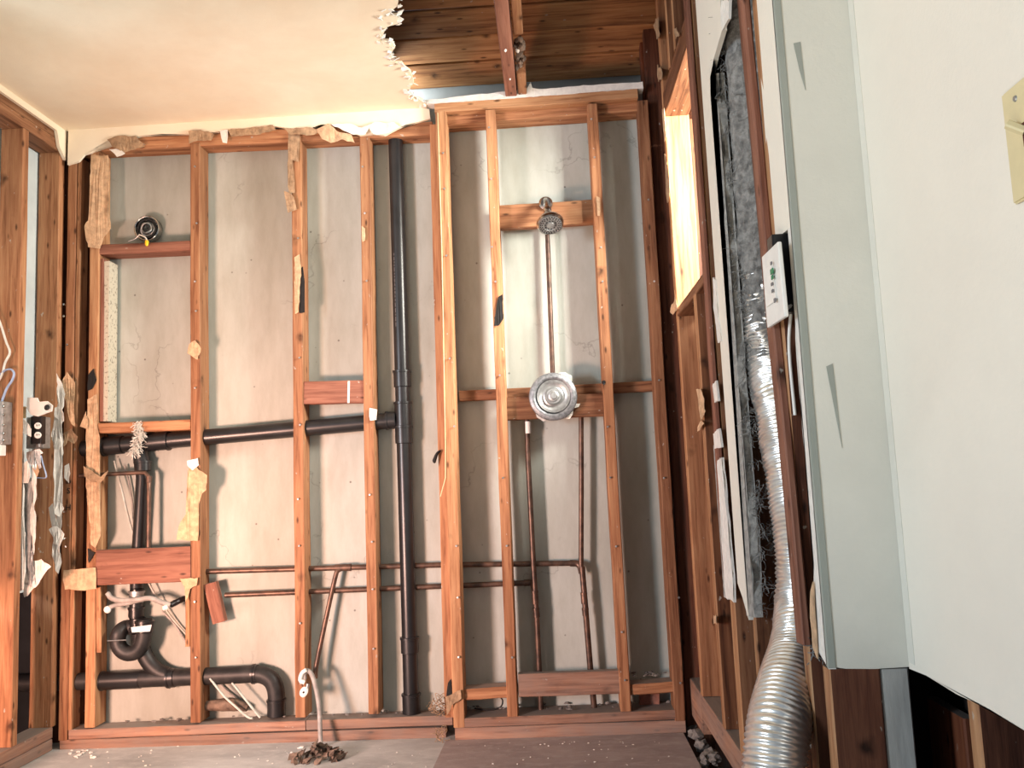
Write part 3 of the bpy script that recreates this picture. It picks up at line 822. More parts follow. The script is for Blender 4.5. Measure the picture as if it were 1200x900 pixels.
# lower drain pipe with its wye and elbow
dp = empty('drain_pipe', P(118, 797, y=yp), 'black drain pipe near the floor that elbows down at its right end', 'pipe')
tube('pipe', [P(10, 801, y=yp), P(84, 799, y=yp), P(116, 797.5, y=yp), P(230, 793, y=yp), P(302, 789.5, y=yp)], 0.0325, 'abs_dusty', dp, 24)
collar('wye_hub', P(166, 796, y=yp), P(118, 798, y=yp), 0.0345, 'abs', dp)
collar('wye_hub', P(206, 794, y=yp), P(197, 794.5, y=yp), 0.0365, 'abs', dp)
wy = catmull([P(164, 742, y=yp), P(166, 757, y=yp), P(173, 774, y=yp), P(186, 787, y=yp), P(204, 793.5, y=yp)], 5)
tube('wye_arm', wy, 0.030, 'abs_dusty', dp, 20)
el = catmull([P(296, 790, y=yp), P(308, 791, y=yp), P(318, 797, y=yp), P(323, 808, y=yp), P(324, 822, y=yp), P(324, 838, y=yp)], 5)
tube('elbow', el, 0.0325, 'abs_dusty', dp, 22)
collar('elbow_hub', P(302, 789.6, y=yp), P(296, 789.9, y=yp), 0.035, 'abs', dp)
collar('coupling', P(324, 839, y=yp), P(323.8, 819, y=yp), 0.0345, 'abs', dp)

# copper supply pipes
yc = 0.060
cu = empty('copper_pipe', P(680, 660, y=yc), 'upper copper pipe that runs right and rises into the shower valve', 'pipe')
tube('pipe', [P(236, 670, y=yc), P(517, 662, y=yc), P(670, 660, y=yc)], 0.0105, 'copper', cu, 12)
tube('elbow', [P(668, 660, y=yc), P(676, 660.5, y=yc), P(680, 664, y=yc - .005), P(682, 672, y=yc - .01)], 0.013, 'copper', cu, 12, curve=3)
yr = 0.040
tube('riser', [P(681, 664, y=yr), P(681.3, 560, y=yr), P(681, 478, y=yr), P(679, 471, y=yr), P(668, 470, y=yr)], 0.0098, 'copper', cu, 12)
tube('down_pipe', [P(682, 664, y=yr), P(686, 712, y=yr), P(692, 786, y=yr), P(696.5, 830, y=yr)], 0.0115, 'copper', cu, 12)
collar('coupling', P(685, 708, y=yr), P(684, 694, y=yr), 0.0128, 'copper', cu, 0.001, 14)
collar('coupling', P(686.5, 722, y=yr), P(685.6, 712, y=yr), 0.0128, 'copper', cu, 0.001, 14)
cu2 = empty('copper_pipe', P(625, 684, y=yc), 'lower copper pipe joined to the left shower riser', 'pipe')
tube('pipe', [P(264, 697.5, y=yc), P(517, 687, y=yc), P(620, 683, y=yc)], 0.0105, 'copper', cu2, 12)
tube('elbow', [P(614, 683.3, y=yc), P(622, 683, y=yc), P(625.5, 687, y=yr + .01), P(626.5, 694, y=yr + .005)], 0.013, 'copper', cu2, 12, curve=3)
tube('riser', [P(634, 832, y=yr), P(629, 722, y=yr), P(625, 660, y=yr), P(619, 540, y=yr), P(617, 480, y=yr), P(619, 472, y=yr), P(630, 471, y=yr)], 0.0105, 'copper', cu2, 12)
collar('coupling', P(627.6, 708, y=yr), P(626.5, 692, y=yr), 0.0132, 'copper', cu2, 0.001, 14)
collar('coupling', P(629, 724, y=yr), P(628, 712, y=yr), 0.0132, 'copper', cu2, 0.001, 14)
tube('tag', [P(618.5, 494, y=yr - .002), P(618.8, 508, y=yr - .002)], 0.012, 'white', cu2, 10, label='white adhesive tag on the riser')
cu3 = empty('copper_pipe', P(370, 790, y=0.03), 'slanting copper pipe that drops from the upper pipe beside a stud', 'pipe')
tube('pipe', [P(404, 666, y=yc), P(397, 668, y=.055), P(393, 676, y=.05), P(381, 730, y=.04), P(371, 778, y=.03), P(369.5, 795, y=.027)], 0.0092, 'copper', cu3, 12, curve=4)
collar('coupling', P(392, 665.5, y=yc), P(412, 664.8, y=yc), 0.0135, 'copper', cu3, 0.001, 14)
cu4 = empty('copper_pipe', P(172, 560, y=0.03), 'short bent copper pipe in front of the black vent riser', 'pipe')
tube('pipe', [P(60, 559, y=.03), P(121, 556, y=.022), P(160, 554, y=.02), P(170, 554, y=.02), P(174.5, 559, y=.02), P(174.5, 580, y=.02), P(174, 648, y=.02)], 0.0085, 'copper', cu4, 12)
collar('elbow_hub', P(174.5, 566, y=.02), P(174.5, 558, y=.02), 0.0105, 'copper', cu4, 0.001, 12)
# shower riser to the head
cu5 = empty('copper_pipe', P(648, 440, y=0.03), 'thin copper pipe climbing from the valve to the shower head', 'pipe')
tube('pipe', [P(648, 446, y=.047), P(642.5, 300, y=.047), P(641.5, 276, y=.047), P(640, 250, y=.053)], 0.0095, 'copper', cu5, 12)

# shower head
sh = empty('showerhead', P(640, 238, y=0.005), 'chrome shower head on a short arm high in the shower framing', 'shower head')
w0 = P(639.5, 239, y=0.006)
lathe('wall_flange', [(0, .016), (.020, .016), (.027, .010), (.029, .002), (.029, 0), (0, 0)], w0, (0, -1, 0.05), 'chrome', sh)
arm = [w0 + Vector((0, 0, 0)), w0 + Vector((0, -.03, .005)), P(640.5, 240, y=-0.06), P(641.5, 246, y=-0.082)]
tube('shower_arm', arm, 0.0105, 'chrome', sh, 14, curve=4)
axis = Vector((0.10, -0.50, -0.86)).normalized()
h0 = P(641.5, 246, y=-0.082)
lathe('swivel_nut', [(0, -.012), (.014, -.012), (.016, -.004), (.016, .008), (.013, .014), (0, .014)], h0, axis, 'chrome', sh)
hb = h0 + axis * 0.004
lathe('head_bell', [(.012, 0), (.014, .010), (.019, .024), (.032, .042), (.047, .058), (.053, .070), (.052, .080), (.046, .083), (.045, .076), (0, .076)], hb, axis, 'chrome', sh)
fp = hb + axis * 0.0765
lathe('face_plate', [(.0445, 0), (.0445, .005), (.027, .008), (.026, .003), (.015, .003), (.013, .009), (0, .010)], fp, axis, 'steel', sh)
q = axis.to_track_quat('Z', 'Y').to_matrix()
for rr, cnt in ((.039, 24), (.032, 18), (.020, 10)):
    for k in range(cnt):
        an = 2 * math.pi * k / cnt
        c = fp + q @ Vector((rr * math.cos(an), rr * math.sin(an), 0.0055))
        lathe('nozzle', [(.0028, 0), (.0025, .003), (.0014, .0045), (0, .0045)], c, axis, 'black', sh, 8)

# shower valve with its protective ring
va = empty('shower_valve', P(649, 465, y=-0.02), 'round grey plaster guard of the shower valve with torn white sheet behind', 'valve')
vc = P(650, 466, y=-0.012)
lathe('valve_body', [(0, 0), (.03, 0), (.03, .03), (.022, .036), (0, .036)], vc + Vector((0, .055, 0)), (0, -1, 0), 'copper', va)
ax = Vector((0.02, -1, 0.02))
lathe('guard_ring', [(.060, -.006), (.090, -.004), (.093, .002), (.091, .010), (.084, .015), (.074, .016), (.068, .012), (.066, .004), (.058, -.010), (.050, -.016), (0, -.018)], vc + Vector((-0.006, -.02, .002)), ax, 'zinc', va, 48)
lathe('inner_cup', [(.064, .004), (.060, .000), (.056, -.006), (.050, -.010), (.040, -.013), (.034, -.010), (.032, .0), (.028, .004), (.022, .004), (.020, .010), (.014, .012), (.012, .018), (.006, .019), (0, .017)], vc + Vector((-.004, -.026, .004)), ax, 'steel', va, 40)
scrap('torn_sheet', [(636, 441), (662, 436), (670, 440), (671, 455), (672, 480), (668, 491), (650, 489), (637, 494), (629, 489), (626, 480), (629, 455)], -0.016, 'gypsum', va, 'torn white drywall left round the guard', 0.0, 0.006)
scrap('torn_sheet', [(672, 473), (680, 473), (678, 477), (673, 478)], -0.015, 'gypsum', va, 'white crumb', 0.0, 0.006)
tube('inlet', [P(668, 470, y=.035), P(652, 470, y=.035)], 0.012, 'copper', va, 10)
tube('inlet', [P(630, 471, y=.035), P(648, 470, y=.035)], 0.012, 'copper', va, 10)

# ================================================================ ELECTRICAL
# round ceiling box used as a light box
eb = empty('junction_box', P(171, 268, y=0.03), 'round dark electrical box with coiled wires on the short block', 'electrical box')
ec = P(171, 267, y=0.045)
lathe('box_shell', [(0, 0), (.050, 0), (.053, .006), (.053, .040), (.050, .042), (.047, .040), (.046, .010), (0, .008)], ec + Vector((0, .045, 0)), (0, -1, 0), 'chrome', eb, 32)
for k, (r_, dz) in enumerate(((.042, 0), (.036, .012), (.028, .02), (.038, .028), (.020, .03), (.012, .036))):
    pts = [ec + Vector((math.cos(t) * r_ * (1 + .1 * math.sin(3 * t + k)), .035 - dz - .004 * math.sin(2 * t + k), math.sin(t) * r_)) for t in [2 * math.pi * j / 20 * (0.9 + .05 * k) + k for j in range(20)]]
    tube('wire', pts, 0.0042, 'black' if k % 2 else 'steel', eb, 8, label='coiled wire')
tube('wire', [P(163, 275, y=.01), P(170, 278, y=0.0), P(173, 284, y=-.008)], 0.003, 'cable', eb, 8, curve=4, label='white wire')
tube('wire', [P(150, 283, y=.02), P(158, 280, y=.015), P(164, 275, y=.01)], 0.002, 'steel', eb, 6, curve=4, label='grey wire')
lathe('wire_nut', [(0, 0), (.0055, 0), (.0075, .004), (.0065, .018), (.004, .024), (0, .025)], P(172, 282, y=-.01), (0.12, -.25, -1), 'yellow', eb, 12, label='yellow wire nut')

# receptacle on the left wall
rc = empty('outlet', P(43, 500, x=XL), 'white duplex outlet hanging loose from its steel box on the left wall', 'outlet')
xo = XL - 0.01
def LB(name, px0, py0, px1, py1, dep, mat, label=None, y=-0.16, bev=.003):
    a, b = P(px0, py0, y=y), P(px1, py1, y=y)
    return box(name, (min(a.x, b.x), y, min(a.z, b.z)), (max(a.x, b.x), y + dep, max(a.z, b.z)), mat, rc, label, bev)
LB('box', 31, 489, 50, 525, .05, 'steel', 'open steel box', -0.15)
LB('body', 36, 488, 48, 520, .03, 'abs', 'black device body', -0.175)
for py in (499, 510):
    lathe('face', [(0, .006), (.010, .006), (.0125, .003), (.0125, 0), (0, 0)], P(44.5, py, y=-.176), (0.3, -1, 0), 'white', rc, 20)
    for dx in (-.004, .004):
        c = P(44.5, py, y=-.1835) + Vector((dx, 0, .002))
        box('slot', c - Vector((.0008, .001, .003)), c + Vector((.0008, .001, .003)), 'black', rc)
tube('yoke', [P(33, 471, y=-.18), P(34, 476, y=-.18), P(45, 486, y=-.17), P(46, 524, y=-.17)], 0.004, 'steel', rc, 6)
box('strap', P(29, 490, y=-.19), P(22, 477, y=-.182), 'ivory', rc, 'ivory wire connector')
scrap('clamp', [(20, 498), (24, 489), (34, 497), (37, 503), (36, 512), (29, 508)], -.20, 'white', rc, 'white torn insulation end', .01)

sw = empty('cable_clamp', P(45, 472, y=-.2), 'grey plastic box arm with a screw eye above the outlet', 'bracket')
arm_px = [(33, 400), (43, 404), (43.5, 470), (55, 470), (61, 475), (60, 483), (52, 485), (44, 488), (36, 486), (31, 478)]
ar = sheet('arm', [P(a_, b_, y=-.195) for a_, b_ in [(32, 466), (43, 466), (45, 471), (55, 470), (61, 475), (60, 482), (52, 485), (44, 488), (36, 486), (31, 478)]], (0, -1, 0), .008, 'white', sw, 'off white arm')
lathe('screw', [(0, .004), (.004, .004), (.006, .002), (.010, .001), (.011, 0), (0, 0)], P(55, 477.5, y=-.204), (0, -1, 0), 'abs', sw, 14, label='dark screw eye')

# cables on the left
def cable(pts, r, mat, label, y=-0.29, yl=None, flat=0.55):
    ys = yl if yl else [y] * len(pts)
    o = tube('cable', [P(a_, b_, y=q_) for (a_, b_), q_ in zip(pts, ys)], r, mat, None, 8, curve=5, flat=flat)
    return tag(o, label, 'cable')
cable([(-12, 350), (0, 378), (7, 400), (11.5, 413), (6, 425), (2, 440), (-6, 452)], .006, 'cable', 'white cable bent beside the top of the left wall stud')
cable([(0, 440), (6, 434), (13, 433), (16.5, 438), (14, 446), (8, 455), (3, 468), (-1, 480)], .006, 'cable_blue', 'pale blue cable looped at the left edge of the picture')
cable([(48, 534), (51, 546), (54, 556), (53, 560), (44, 560), (40, 561)], .004, 'cable_blue', 'thin pale blue wire loop under the outlet', -.17)
cable([(-6, 452), (-2, 462), (-5, 478)], .006, 'cable', 'short white cable above the metal box at the left edge')
gb = empty('metal_box', P(2, 500, y=-.29), 'grey steel electrical box at the left edge on the first stud', 'electrical box')
a_, b_ = P(-22, 472, y=-.30), P(6.5, 521, y=-.30)
box('shell', (a_.x, -.32, b_.z), (b_.x, -.265, a_.z), 'steel', gb, bev=.004)
for py in (476, 486, 498, 508, 516):
    lathe('screw', [(0, .004), (.004, .004), (.006, .001), (.006, -.002), (0, -.002)], P(4.0, py, y=-.3195), (0, -1, 0), 'chrome', gb, 10)
a_, b_ = P(-8, 522, y=-.31), P(4, 534, y=-.31)
box('clamp', (a_.x, -.325, b_.z), (b_.x, -.295, a_.z), 'white', gb, 'white cable clamp', .003)

# torn corner bead and plaster on the left wall
tb = empty('corner_bead', P(32, 690, y=-.2), 'torn metal corner bead with plaster lumps under the outlet', 'corner bead')
scrap('metal_strip', [(28, 560), (41, 560), (41, 600), (40, 660), (43, 688), (29, 684), (29, 620)], -.19, 'steel', tb, 'crinkled steel strip', .014)
scrap('plaster_edge', [(24, 530), (28, 528), (30, 560), (28, 600), (31, 640), (30, 690), (19, 696), (16, 680), (19, 650), (18, 640), (24, 610), (21, 580), (23, 560)], -.205, 'gypsum', tb, 'pale plaster edge', .012)
scrap('plaster_edge', [(41, 657), (50, 655), (61, 664), (54, 672), (47, 684), (40, 690), (33, 698), (28, 700), (30, 660)], -.185, 'gypsum', tb, 'white torn plaster', .012)
scrap('plaster_edge', [(38, 545), (44, 560), (42, 590), (43, 620), (40, 650), (37, 620), (39, 580)], -.20, 'gypsum', tb, 'cream plaster edge', .01)
scrap('plaster_edge', [(27, 545), (34, 540), (38, 556), (35, 566), (28, 566)], -.21, 'gypsum', tb, 'white plaster lump', .016)
scrap('flesh_patch', [(38, 543), (46, 545), (48, 552), (44, 559), (39, 556)], -.2, 'kraft', tb, 'tan paper patch', .01)
scrap('foil_tear', [(33, 530), (48, 526), (52, 531), (44, 536), (50, 548), (44, 552), (36, 542)], -.20, 'steel', tb, 'bent steel tab', .015)

ts = empty('plaster_strip', P(68, 700, y=-.035), 'torn drywall strip with lumps of plaster beside the corner studs', 'torn drywall')
scrap('strip', [(68, 438), (73, 450), (77, 462), (74, 480), (74, 500), (74, 540), (73, 560), (74, 600), (72, 625), (67, 612), (66, 596), (64, 580), (64, 560), (66, 540), (62, 515), (63, 500), (67, 490), (68, 460)], -.035, 'gypsum', ts, 'frayed pale plaster and paper strip', .010)
scrap('lump', [(66, 478), (73, 476), (76, 484), (75, 494), (71, 495), (65, 488)], -.045, 'gypsum', ts, 'white lump', .014)
scrap('lump', [(66, 518), (71, 514), (74, 522), (71, 528), (66, 526)], -.045, 'gypsum', ts, 'white lump with a nail', .012)
scrap('strip', [(58, 595), (64, 590), (66, 604), (71, 620), (73, 650), (71, 672), (67, 668), (63, 650), (64, 630), (60, 612)], -.042, 'gypsum', ts, 'pale plaster strip', .014)
scrap('lump', [(74, 508), (86, 502), (92, 512), (87, 520), (80, 516), (77, 524)], -.012, 'kraft_dark', ts, 'crumpled brown paper on the reddish stud', .014)
scrap('strip', [(72, 450), (80, 436), (88, 448), (87, 470), (88, 500), (82, 492), (78, 470)], -.012, 'kraft', ts, 'tan torn paper hanging on the reddish stud', .012)
scrap('strip', [(76, 546), (81, 543), (83, 555), (81, 566), (76, 560)], -.008, 'gypsum', ts, 'pinkish flake', .006)
def nails(lst, y):
    for a_, b_ in lst:
        p = P(a_, b_, y=y)
        lathe('nail', [(0, 0), (.0016, 0), (.0016, .014), (.0045, .0145), (.004, .017), (0, .0175)], p, (random.uniform(-.5, .5), -1, random.uniform(-.3, .3)), 'chrome', ts, 8)
nails([(78, 358), (80, 405), (79, 600), (74, 603), (79, 630), (72, 632), (78, 640), (75, 372)], -.002)
scrap('lump', [(50, 516), (58, 510), (62, 513), (57, 522), (50, 528)], -.05, 'kraft_dark', ts, 'twisted paper tail', .010)
scrap('lump', [(64, 590), (71, 586), (75, 596), (71, 606), (66, 602)], -.048, 'gypsum', ts, 'white lump', .014)
scrap('lump', [(60, 620), (68, 616), (75, 626), (72, 640), (64, 636)], -.048, 'gypsum', ts, 'grey-white lump', .014)
# black lettering stamped on the reddish stud
def text(name, body, loc, size, mat, parent, rot=(math.pi / 2, 0, 0), ext=0.0006):
    c = bpy.data.curves.new(name, 'FONT')
    c.body = body; c.size = size; c.extrude = ext; c.align_x = 'CENTER'; c.align_y = 'CENTER'; c.resolution_u = 2
    c.materials.append(M[mat])
    o = bpy.data.objects.new(name, c)
    o.location = loc; o.rotation_euler = rot
    bpy.context.view_layer.update()
    me = bpy.data.meshes.new_from_object(o)
    bpy.data.objects.remove(o)
    o = bpy.data.objects.new(name, me)
    o.matrix_basis = Matrix.Translation(loc) @ Matrix.Rotation(rot[1], 4, 'Y') @ Matrix.Rotation(rot[0], 4, 'X')
    link(o, parent)
    return o
text('lettering', 'E', P(80.5, 565, y=-.002), .028, 'black', WB, (math.pi / 2, math.pi / 2 * 3, 0))
text('lettering', 'S', P(80.3, 575.5, y=-.002), .032, 'black', WB)
text('lettering', 'H', P(80.0, 595, y=-.002), .032, 'black', WB)

# wires in the left bay
def free(name, pts, r, mat, label, cat, n=8, flat=1.0, curve=5):
    o = tube(name, pts, r, mat, None, n, curve=curve, flat=flat)
    return tag(o, label, cat)
free('cable', [P(134, 540, y=.06), P(143, 575, y=.05), P(152, 612, y=.045), P(161, 640, y=.04), P(166, 662, y=.045), P(178, 690, y=.055), P(200, 722, y=.07), P(217, 742, y=.075)], .005, 'cable', 'white cable that slants down behind the wide red-brown board', 'cable', flat=.6)
free('cable', [P(146, 545, y=.07), P(152, 570, y=.075), P(156, 600, y=.075), P(158, 640, y=.075)], .004, 'cable_grey', 'brown grey cable behind the short copper pipe', 'cable')
cb = empty('armored_cable', P(190, 708, y=.0), 'pair of grey cables with cut white ends crossing in front of the trap', 'cable')
tube('strand', [P(126, 695, y=.01), P(131, 701, y=.005), P(143, 704, y=-.004), P(160, 703, y=-.012), P(176, 701, y=-.012), P(190, 706, y=-.004), P(200, 709, y=.0)], .010, 'cable_grey', cb, 10, curve=5)
tube('strand', [P(128, 712, y=-.002), P(136, 709, y=.0), P(150, 707, y=-.006), P(165, 703, y=-.010)], .0085, 'cable_grey', cb, 10, curve=5)
lathe('cut_end', [(0, .012), (.010, .011), (.014, .006), (.014, 0), (0, 0)], P(126.5, 714, y=-.002), (-.2, -1, -.3), 'white', cb, 14, label='white cut end')
lathe('cut_end', [(0, .014), (.008, .012), (.011, .004), (.010, 0), (0, 0)], P(195, 712, y=-.006), (-.6, -.9, 0), 'white', cb, 14, label='white cut end')
tube('strand', [P(200, 709, y=.0), P(212, 703, y=.03), P(222, 700, y=.06)], .012, 'abs', cb, 10, label='black sleeve')
free('cable', [P(246, 795, y=.02), P(262, 815, y=.02), P(276, 828, y=.02), P(290, 840, y=.015), P(296, 842, y=.012)], .006, 'cable', 'white cable lying on the plate left of the drain elbow', 'cable', flat=.6)
free('cable', [P(272, 800, y=.03), P(284, 815, y=.025), P(296, 830, y=.02), P(305, 841, y=.012)], .006, 'cable', 'second white cable on the plate, beside the drain elbow', 'cable', flat=.6)
free('cable', [P(190, 716, y=.075), P(205, 732, y=.08), P(218, 752, y=.08), P(245, 785, y=.08), P(262, 806, y=.078), P(276, 818, y=.075)], .004, 'cable_grey', 'grey cable against the plaster behind the left stud', 'cable')
rb = tube('paper_roll', [P(242, 827, y=.055), P(262, 826, y=.058), P(276, 826, y=.06), P(290, 830, y=.058)], [.018, .024, .024, .012], 'leaf', None, 14, curve=3)
tag(rb, 'dusty brown roll lying on the plate behind the two white cables', 'roll')
free('cable', [P(556, 830, y=.04), P(572, 832, y=.035), P(586, 829, y=.04), P(589, 821, y=.05), P(584, 814, y=.06)], .003, 'black', 'thin black wire curled on the plate right of the shower post', 'wire')
# tilted block behind stud
tbk = beam('wood_offcut', P(247, 683, y=.045), P(258, 729, y=.05), 0.052, 0.03, 'board_red', None)
tag(tbk, 'tilted red-brown offcut wedged right of the left stud', 'wood block')

# grey supply tube on the floor with its white valve
yt2 = -0.06
ft = empty('supply_tube', P(374, 876, z=0.0), 'grey tube rising from the leaf pile and tied to a white valve', 'tube')
tube('tube', [P(376, 876, y=-.075), P(375, 850, y=-.055), P(374, 830, y=-.04), P(371, 810, y=-.03), P(366, 792, y=-.025), P(361, 786, y=-.02), P(357, 789, y=-.02), P(357, 796, y=-.018)], .0085, 'cable_grey', ft, 12, curve=5)
tube('hook', [P(359, 785, y=-.03), P(354, 789, y=-.03), P(352, 797, y=-.03), P(357, 800, y=-.03)], .008, 'white', ft, 10, curve=5, label='white plastic hook')
lathe('valve_handle', [(0, .010), (.008, .010), (.018, .006), (.020, 0), (.012, -.006), (0, -.006)], P(356.5, 811, y=-.028), (-.5, -.8, .5), 'white', ft, 16, label='white oval handle')
lathe('screw', [(0, .003), (.004, .003), (.004, 0), (0, 0)], P(356, 811.5, y=-.040), (-.3, -.9, .3), 'black', ft, 8)
tube('stem', [P(361, 801, y=-.022), P(360, 806, y=-.022), P(358, 812, y=-.022)], .007, 'steel', ft, 8)

# ================================================================ TORN PAPER ON THE STUDS
def on(stud, px, mat, label, y=-.003, crumple=.007, **k):
    scrap('paper_scrap', px, y, mat, stud, label, crumple, **k)
on(c1, [(107, 182), (127, 182), (129, 205), (127, 235), (130, 268), (122, 278), (118, 292), (104, 290), (100, 266), (107, 255)], 'kraft', 'tan kraft paper on the top of the stud')
on(c1, [(103, 468), (114, 462), (114, 500), (118, 516), (117, 540), (112, 552), (117, 566), (112, 580), (117, 600), (118, 628), (112, 642), (107, 638), (105, 600), (101, 570), (103, 545), (102, 520)], 'kraft', 'long torn kraft paper on the middle of the stud')
on(c1, [(94, 500), (101, 482), (104, 495), (103, 503)], 'kraft', 'paper corner sticking out', -.010)
on(c1, [(103, 440), (110, 432), (113, 445), (108, 456), (103, 458)], 'black', 'black hole in the paper', -.006, .003)
on(c1, [(100, 546), (112, 554), (120, 559), (128, 551), (120, 566), (108, 564), (101, 558)], 'kraft_dark', 'crumpled paper twist', -.012, .016)
on(c1, [(103, 642), (111, 648), (104, 660)], 'black', 'black torn hole', -.006, .002)
on(c1, [(75, 668), (112, 665), (113, 690), (100, 692), (76, 691), (74, 680)], 'kraft', 'pale paper tab nailed across to the wide board', -.012, .004)
on(s1, [(222, 543), (238, 553), (243, 557), (242, 574), (233, 582), (232, 634), (207, 633), (212, 611), (222, 598), (219, 580)], 'kraft', 'fan-shaped tan paper scrap', -.006, .006)
on(s1, [(222, 404), (229, 399), (236, 408), (232, 422), (220, 414)], 'kraft', 'lozenge of tan paper', -.006, .008)
on(s1, [(219, 540), (232, 537), (233, 545), (226, 551), (220, 546)], 'steel', 'bright metal nail plate', -.009, .002, tear=False)
on(s1, [(211, 678), (232, 677), (231, 686), (223, 690), (218, 705), (217, 690)], 'kraft', 'tan paper at the corner of the wide board', -.009, .006)
on(s3, [(338, 155), (352, 156), (350, 190), (343, 188), (346, 226), (338, 228)], 'kraft_dark', 'grey-brown paper at the stud top', -.006, .005)
on(s3, [(333, 224), (343, 229), (348, 246), (338, 250)], 'kraft_dark', 'loose paper flag', -.012, .006)
on(s3, [(351, 316), (355, 312), (357, 330), (357, 366), (351, 367)], 'black', 'black slot', -.0035, .0, tear=False)
on(s3, [(345, 302), (351, 298), (353, 314), (350, 366), (346, 368)], 'kraft', 'raised pale splinter', -.008, .004)
on(s4, [(424, 265), (428, 268), (428, 282), (425, 284)], 'kraft', 'small paper tag', -.008, .004)
on(s4, [(433, 478), (442, 480), (441, 492), (434, 493)], 'gypsum', 'spatter of plaster', -.006, .005)
on(sa, [(584, 348), (589, 345), (590, 374), (584, 382), (579, 382)], 'black', 'black torn tape', YS - .004, .005)
on(p1, [(523, 815), (525, 800), (529, 795), (528, 812), (530, 816), (523, 822)], 'black', 'black splinter', -.006, .004)
on(p1, [(522, 816), (540, 808), (541, 818), (530, 826), (524, 838)], 'kraft_dark', 'crumbled dusty paper', YS - .006, .010)
tube('string', [P(513, 132, y=YS - .003), P(518, 300, y=YS - .003), P(522, 520, y=YS - .003), P(522, 560, y=YS - .003), P(516, 582, y=YS - .003)], .0018, 'ivory', p2, 6, label='thin pale string')
on(sb, [(699, 230), (703, 232), (703, 253), (700, 253)], 'kraft', 'pale splinter', YS - .006, .003)
lathe('nail_hole', [(0, .002), (.006, .002), (.008, 0), (0, 0)], P(707.5, 448, y=YS - .001), (0, -1, 0), 'black', sb, 12, label='dark hole with a bright nail')
lathe('nail_head', [(0, .004), (.003, .004), (.004, .001), (0, .001)], P(708, 450, y=YS - .002), (0, -1, 0), 'chrome', sb, 10)
hk = tag(tube('hook', [P(516, 528, y=-.006), P(512, 532, y=-.012), P(509, 540, y=-.014), P(510.5, 542, y=-.014)], [.004, .006, .008, .004], 'black', None, 8, curve=3), 'small black clip stuck to the stud right of the stack', 'clip')

nail_me = None
def nail(stud, px, py, y=None, x=None):
    global nail_me
    p = P(px, py, y=y) if y is not None else P(px, py, x=x)
    d = Vector((random.uniform(-.25, .25), -1, random.uniform(-.25, .25))) if y is not None else Vector((-1, random.uniform(-.2, .2), random.uniform(-.2, .2)))
    if nail_me is None:
        o = lathe('nail', [(0, -.004), (.0015, -.004), (.0015, .006), (.0042, .0065), (.0038, .0085), (0, .009)], p, d, 'steel', stud, 8)
        nail_me = o.data
    else:
        o = bpy.data.objects.new('nail', nail_me)
        o.matrix_basis = Matrix.Translation(p) @ d.to_track_quat('Z', 'Y').to_matrix().to_4x4()
        link(o, stud)
for st, ys_, lst in ((s1, 0, [(229, 196), (231, 262), (229, 330), (230, 365), (229, 455), (230, 610), (229, 705), (230, 770)]),
                     (s3, 0, [(350, 280), (351, 420), (352, 498), (350, 585), (351, 640), (352, 730), (353, 800)]),
                     (s4, 0, [(425, 196), (428, 250), (430, 330), (434, 580), (436, 635), (437, 690), (438, 760)]),
                     (p2, YS, [(519, 180), (521, 222), (523, 300), (527, 420), (533, 500), (535, 640), (537, 700), (538, 770)]),
                     (sa, YS, [(573, 150), (576, 210), (577, 290), (581, 330), (586, 440), (589, 560), (594, 640), (600, 770)]),
                     (sb, YS, [(693, 140), (697, 185), (704, 290), (706, 330), (712, 500), (715, 560), (722, 640), (729, 740), (732, 797)]),
                     (rp, YS, [(760, 235), (766, 330), (772, 446), (778, 560), (795, 700), (797, 800)])):
    for px_, py_ in lst: nail(st, px_, py_, y=ys_)

# lint hanging from the small block above the vent
bm = bmesh.new()
for (cx, cy) in ((163, 500), (164, 508), (162, 514), (160, 522), (158, 528)):
    c = P(cx, cy, y=-.004)
    fluff_bm(bm, c, (.010, .006, .012), 60, .0011, hang=.3)
fz = from_bm('lint_tuft', bm, 'cable', None); tag(fz, 'white tuft of lint hanging from the short block above the vent pipe', 'lint', kind='stuff')

# ================================================================ THE DUCT
dc = [(0.545, -1.235, 2.9), (0.545, -1.235, 2.30), (0.545, -1.235, 1.95), (0.545, -1.215, 1.58), (0.545, -1.205, 1.40), (0.545, -1.21, 1.22), (0.548, -1.25, 1.08), (0.552, -1.30, 0.92), (0.550, -1.335, 0.78), (0.535, -1.36, 0.66), (0.500, -1.43, 0.575), (0.447, -1.52, 0.515), (0.404, -1.59, 0.45), (0.384, -1.62, 0.36), (0.379, -1.63, 0.22), (0.379, -1.63, 0.06)]
dc = [Vector((min(p[0], .548), p[1], p[2])) for p in dc]
duct = empty('flexible_duct', (0.39, -1.64, 0.05), 'silver flexible foil duct coming down inside the open right wall', 'duct')
path = catmull(dc, 14)
def resample(path, step):
    out = [path[0]]; acc = 0.0
    for a_, b_ in zip(path, path[1:]):
        L = (b_ - a_).length
        d = step - acc
        while d <= L:
            out.append(a_.lerp(b_, d / L)); d += step
        acc = (acc + L) % step if L else acc
    return out
def corrugated(path, r_of, amp, n, step, wob):
    pts = resample(path, step)
    rs = [r_of(p) + amp * math.sin(i * math.pi / 2) for i, p in enumerate(pts)]
    bm = bmesh.new()
    tube_bm(bm, pts, rs, n)
    sd = Vector((3.1, 7.7, 1.3))
    for v in bm.verts:
        w_ = wob(v.co.z)
        k = noise.noise(v.co * 26 + sd) * w_ + noise.noise(v.co * 70 + sd) * w_ * .5
        v.co += Vector((k, k * .7, k * 1.2))
    return bm
foil_path = [p for p in path if p.z < 1.43]
rf = lambda p: 0.058
bm = corrugated(foil_path, rf, 0.0026, 40, 0.0026, lambda z: 0.0015 if z < .6 else (0.004 if z < 1.1 else .007))
from_bm('foil_hose', bm, 'foil', duct, True)
lint_path = [p for p in path if p.z > 1.20]
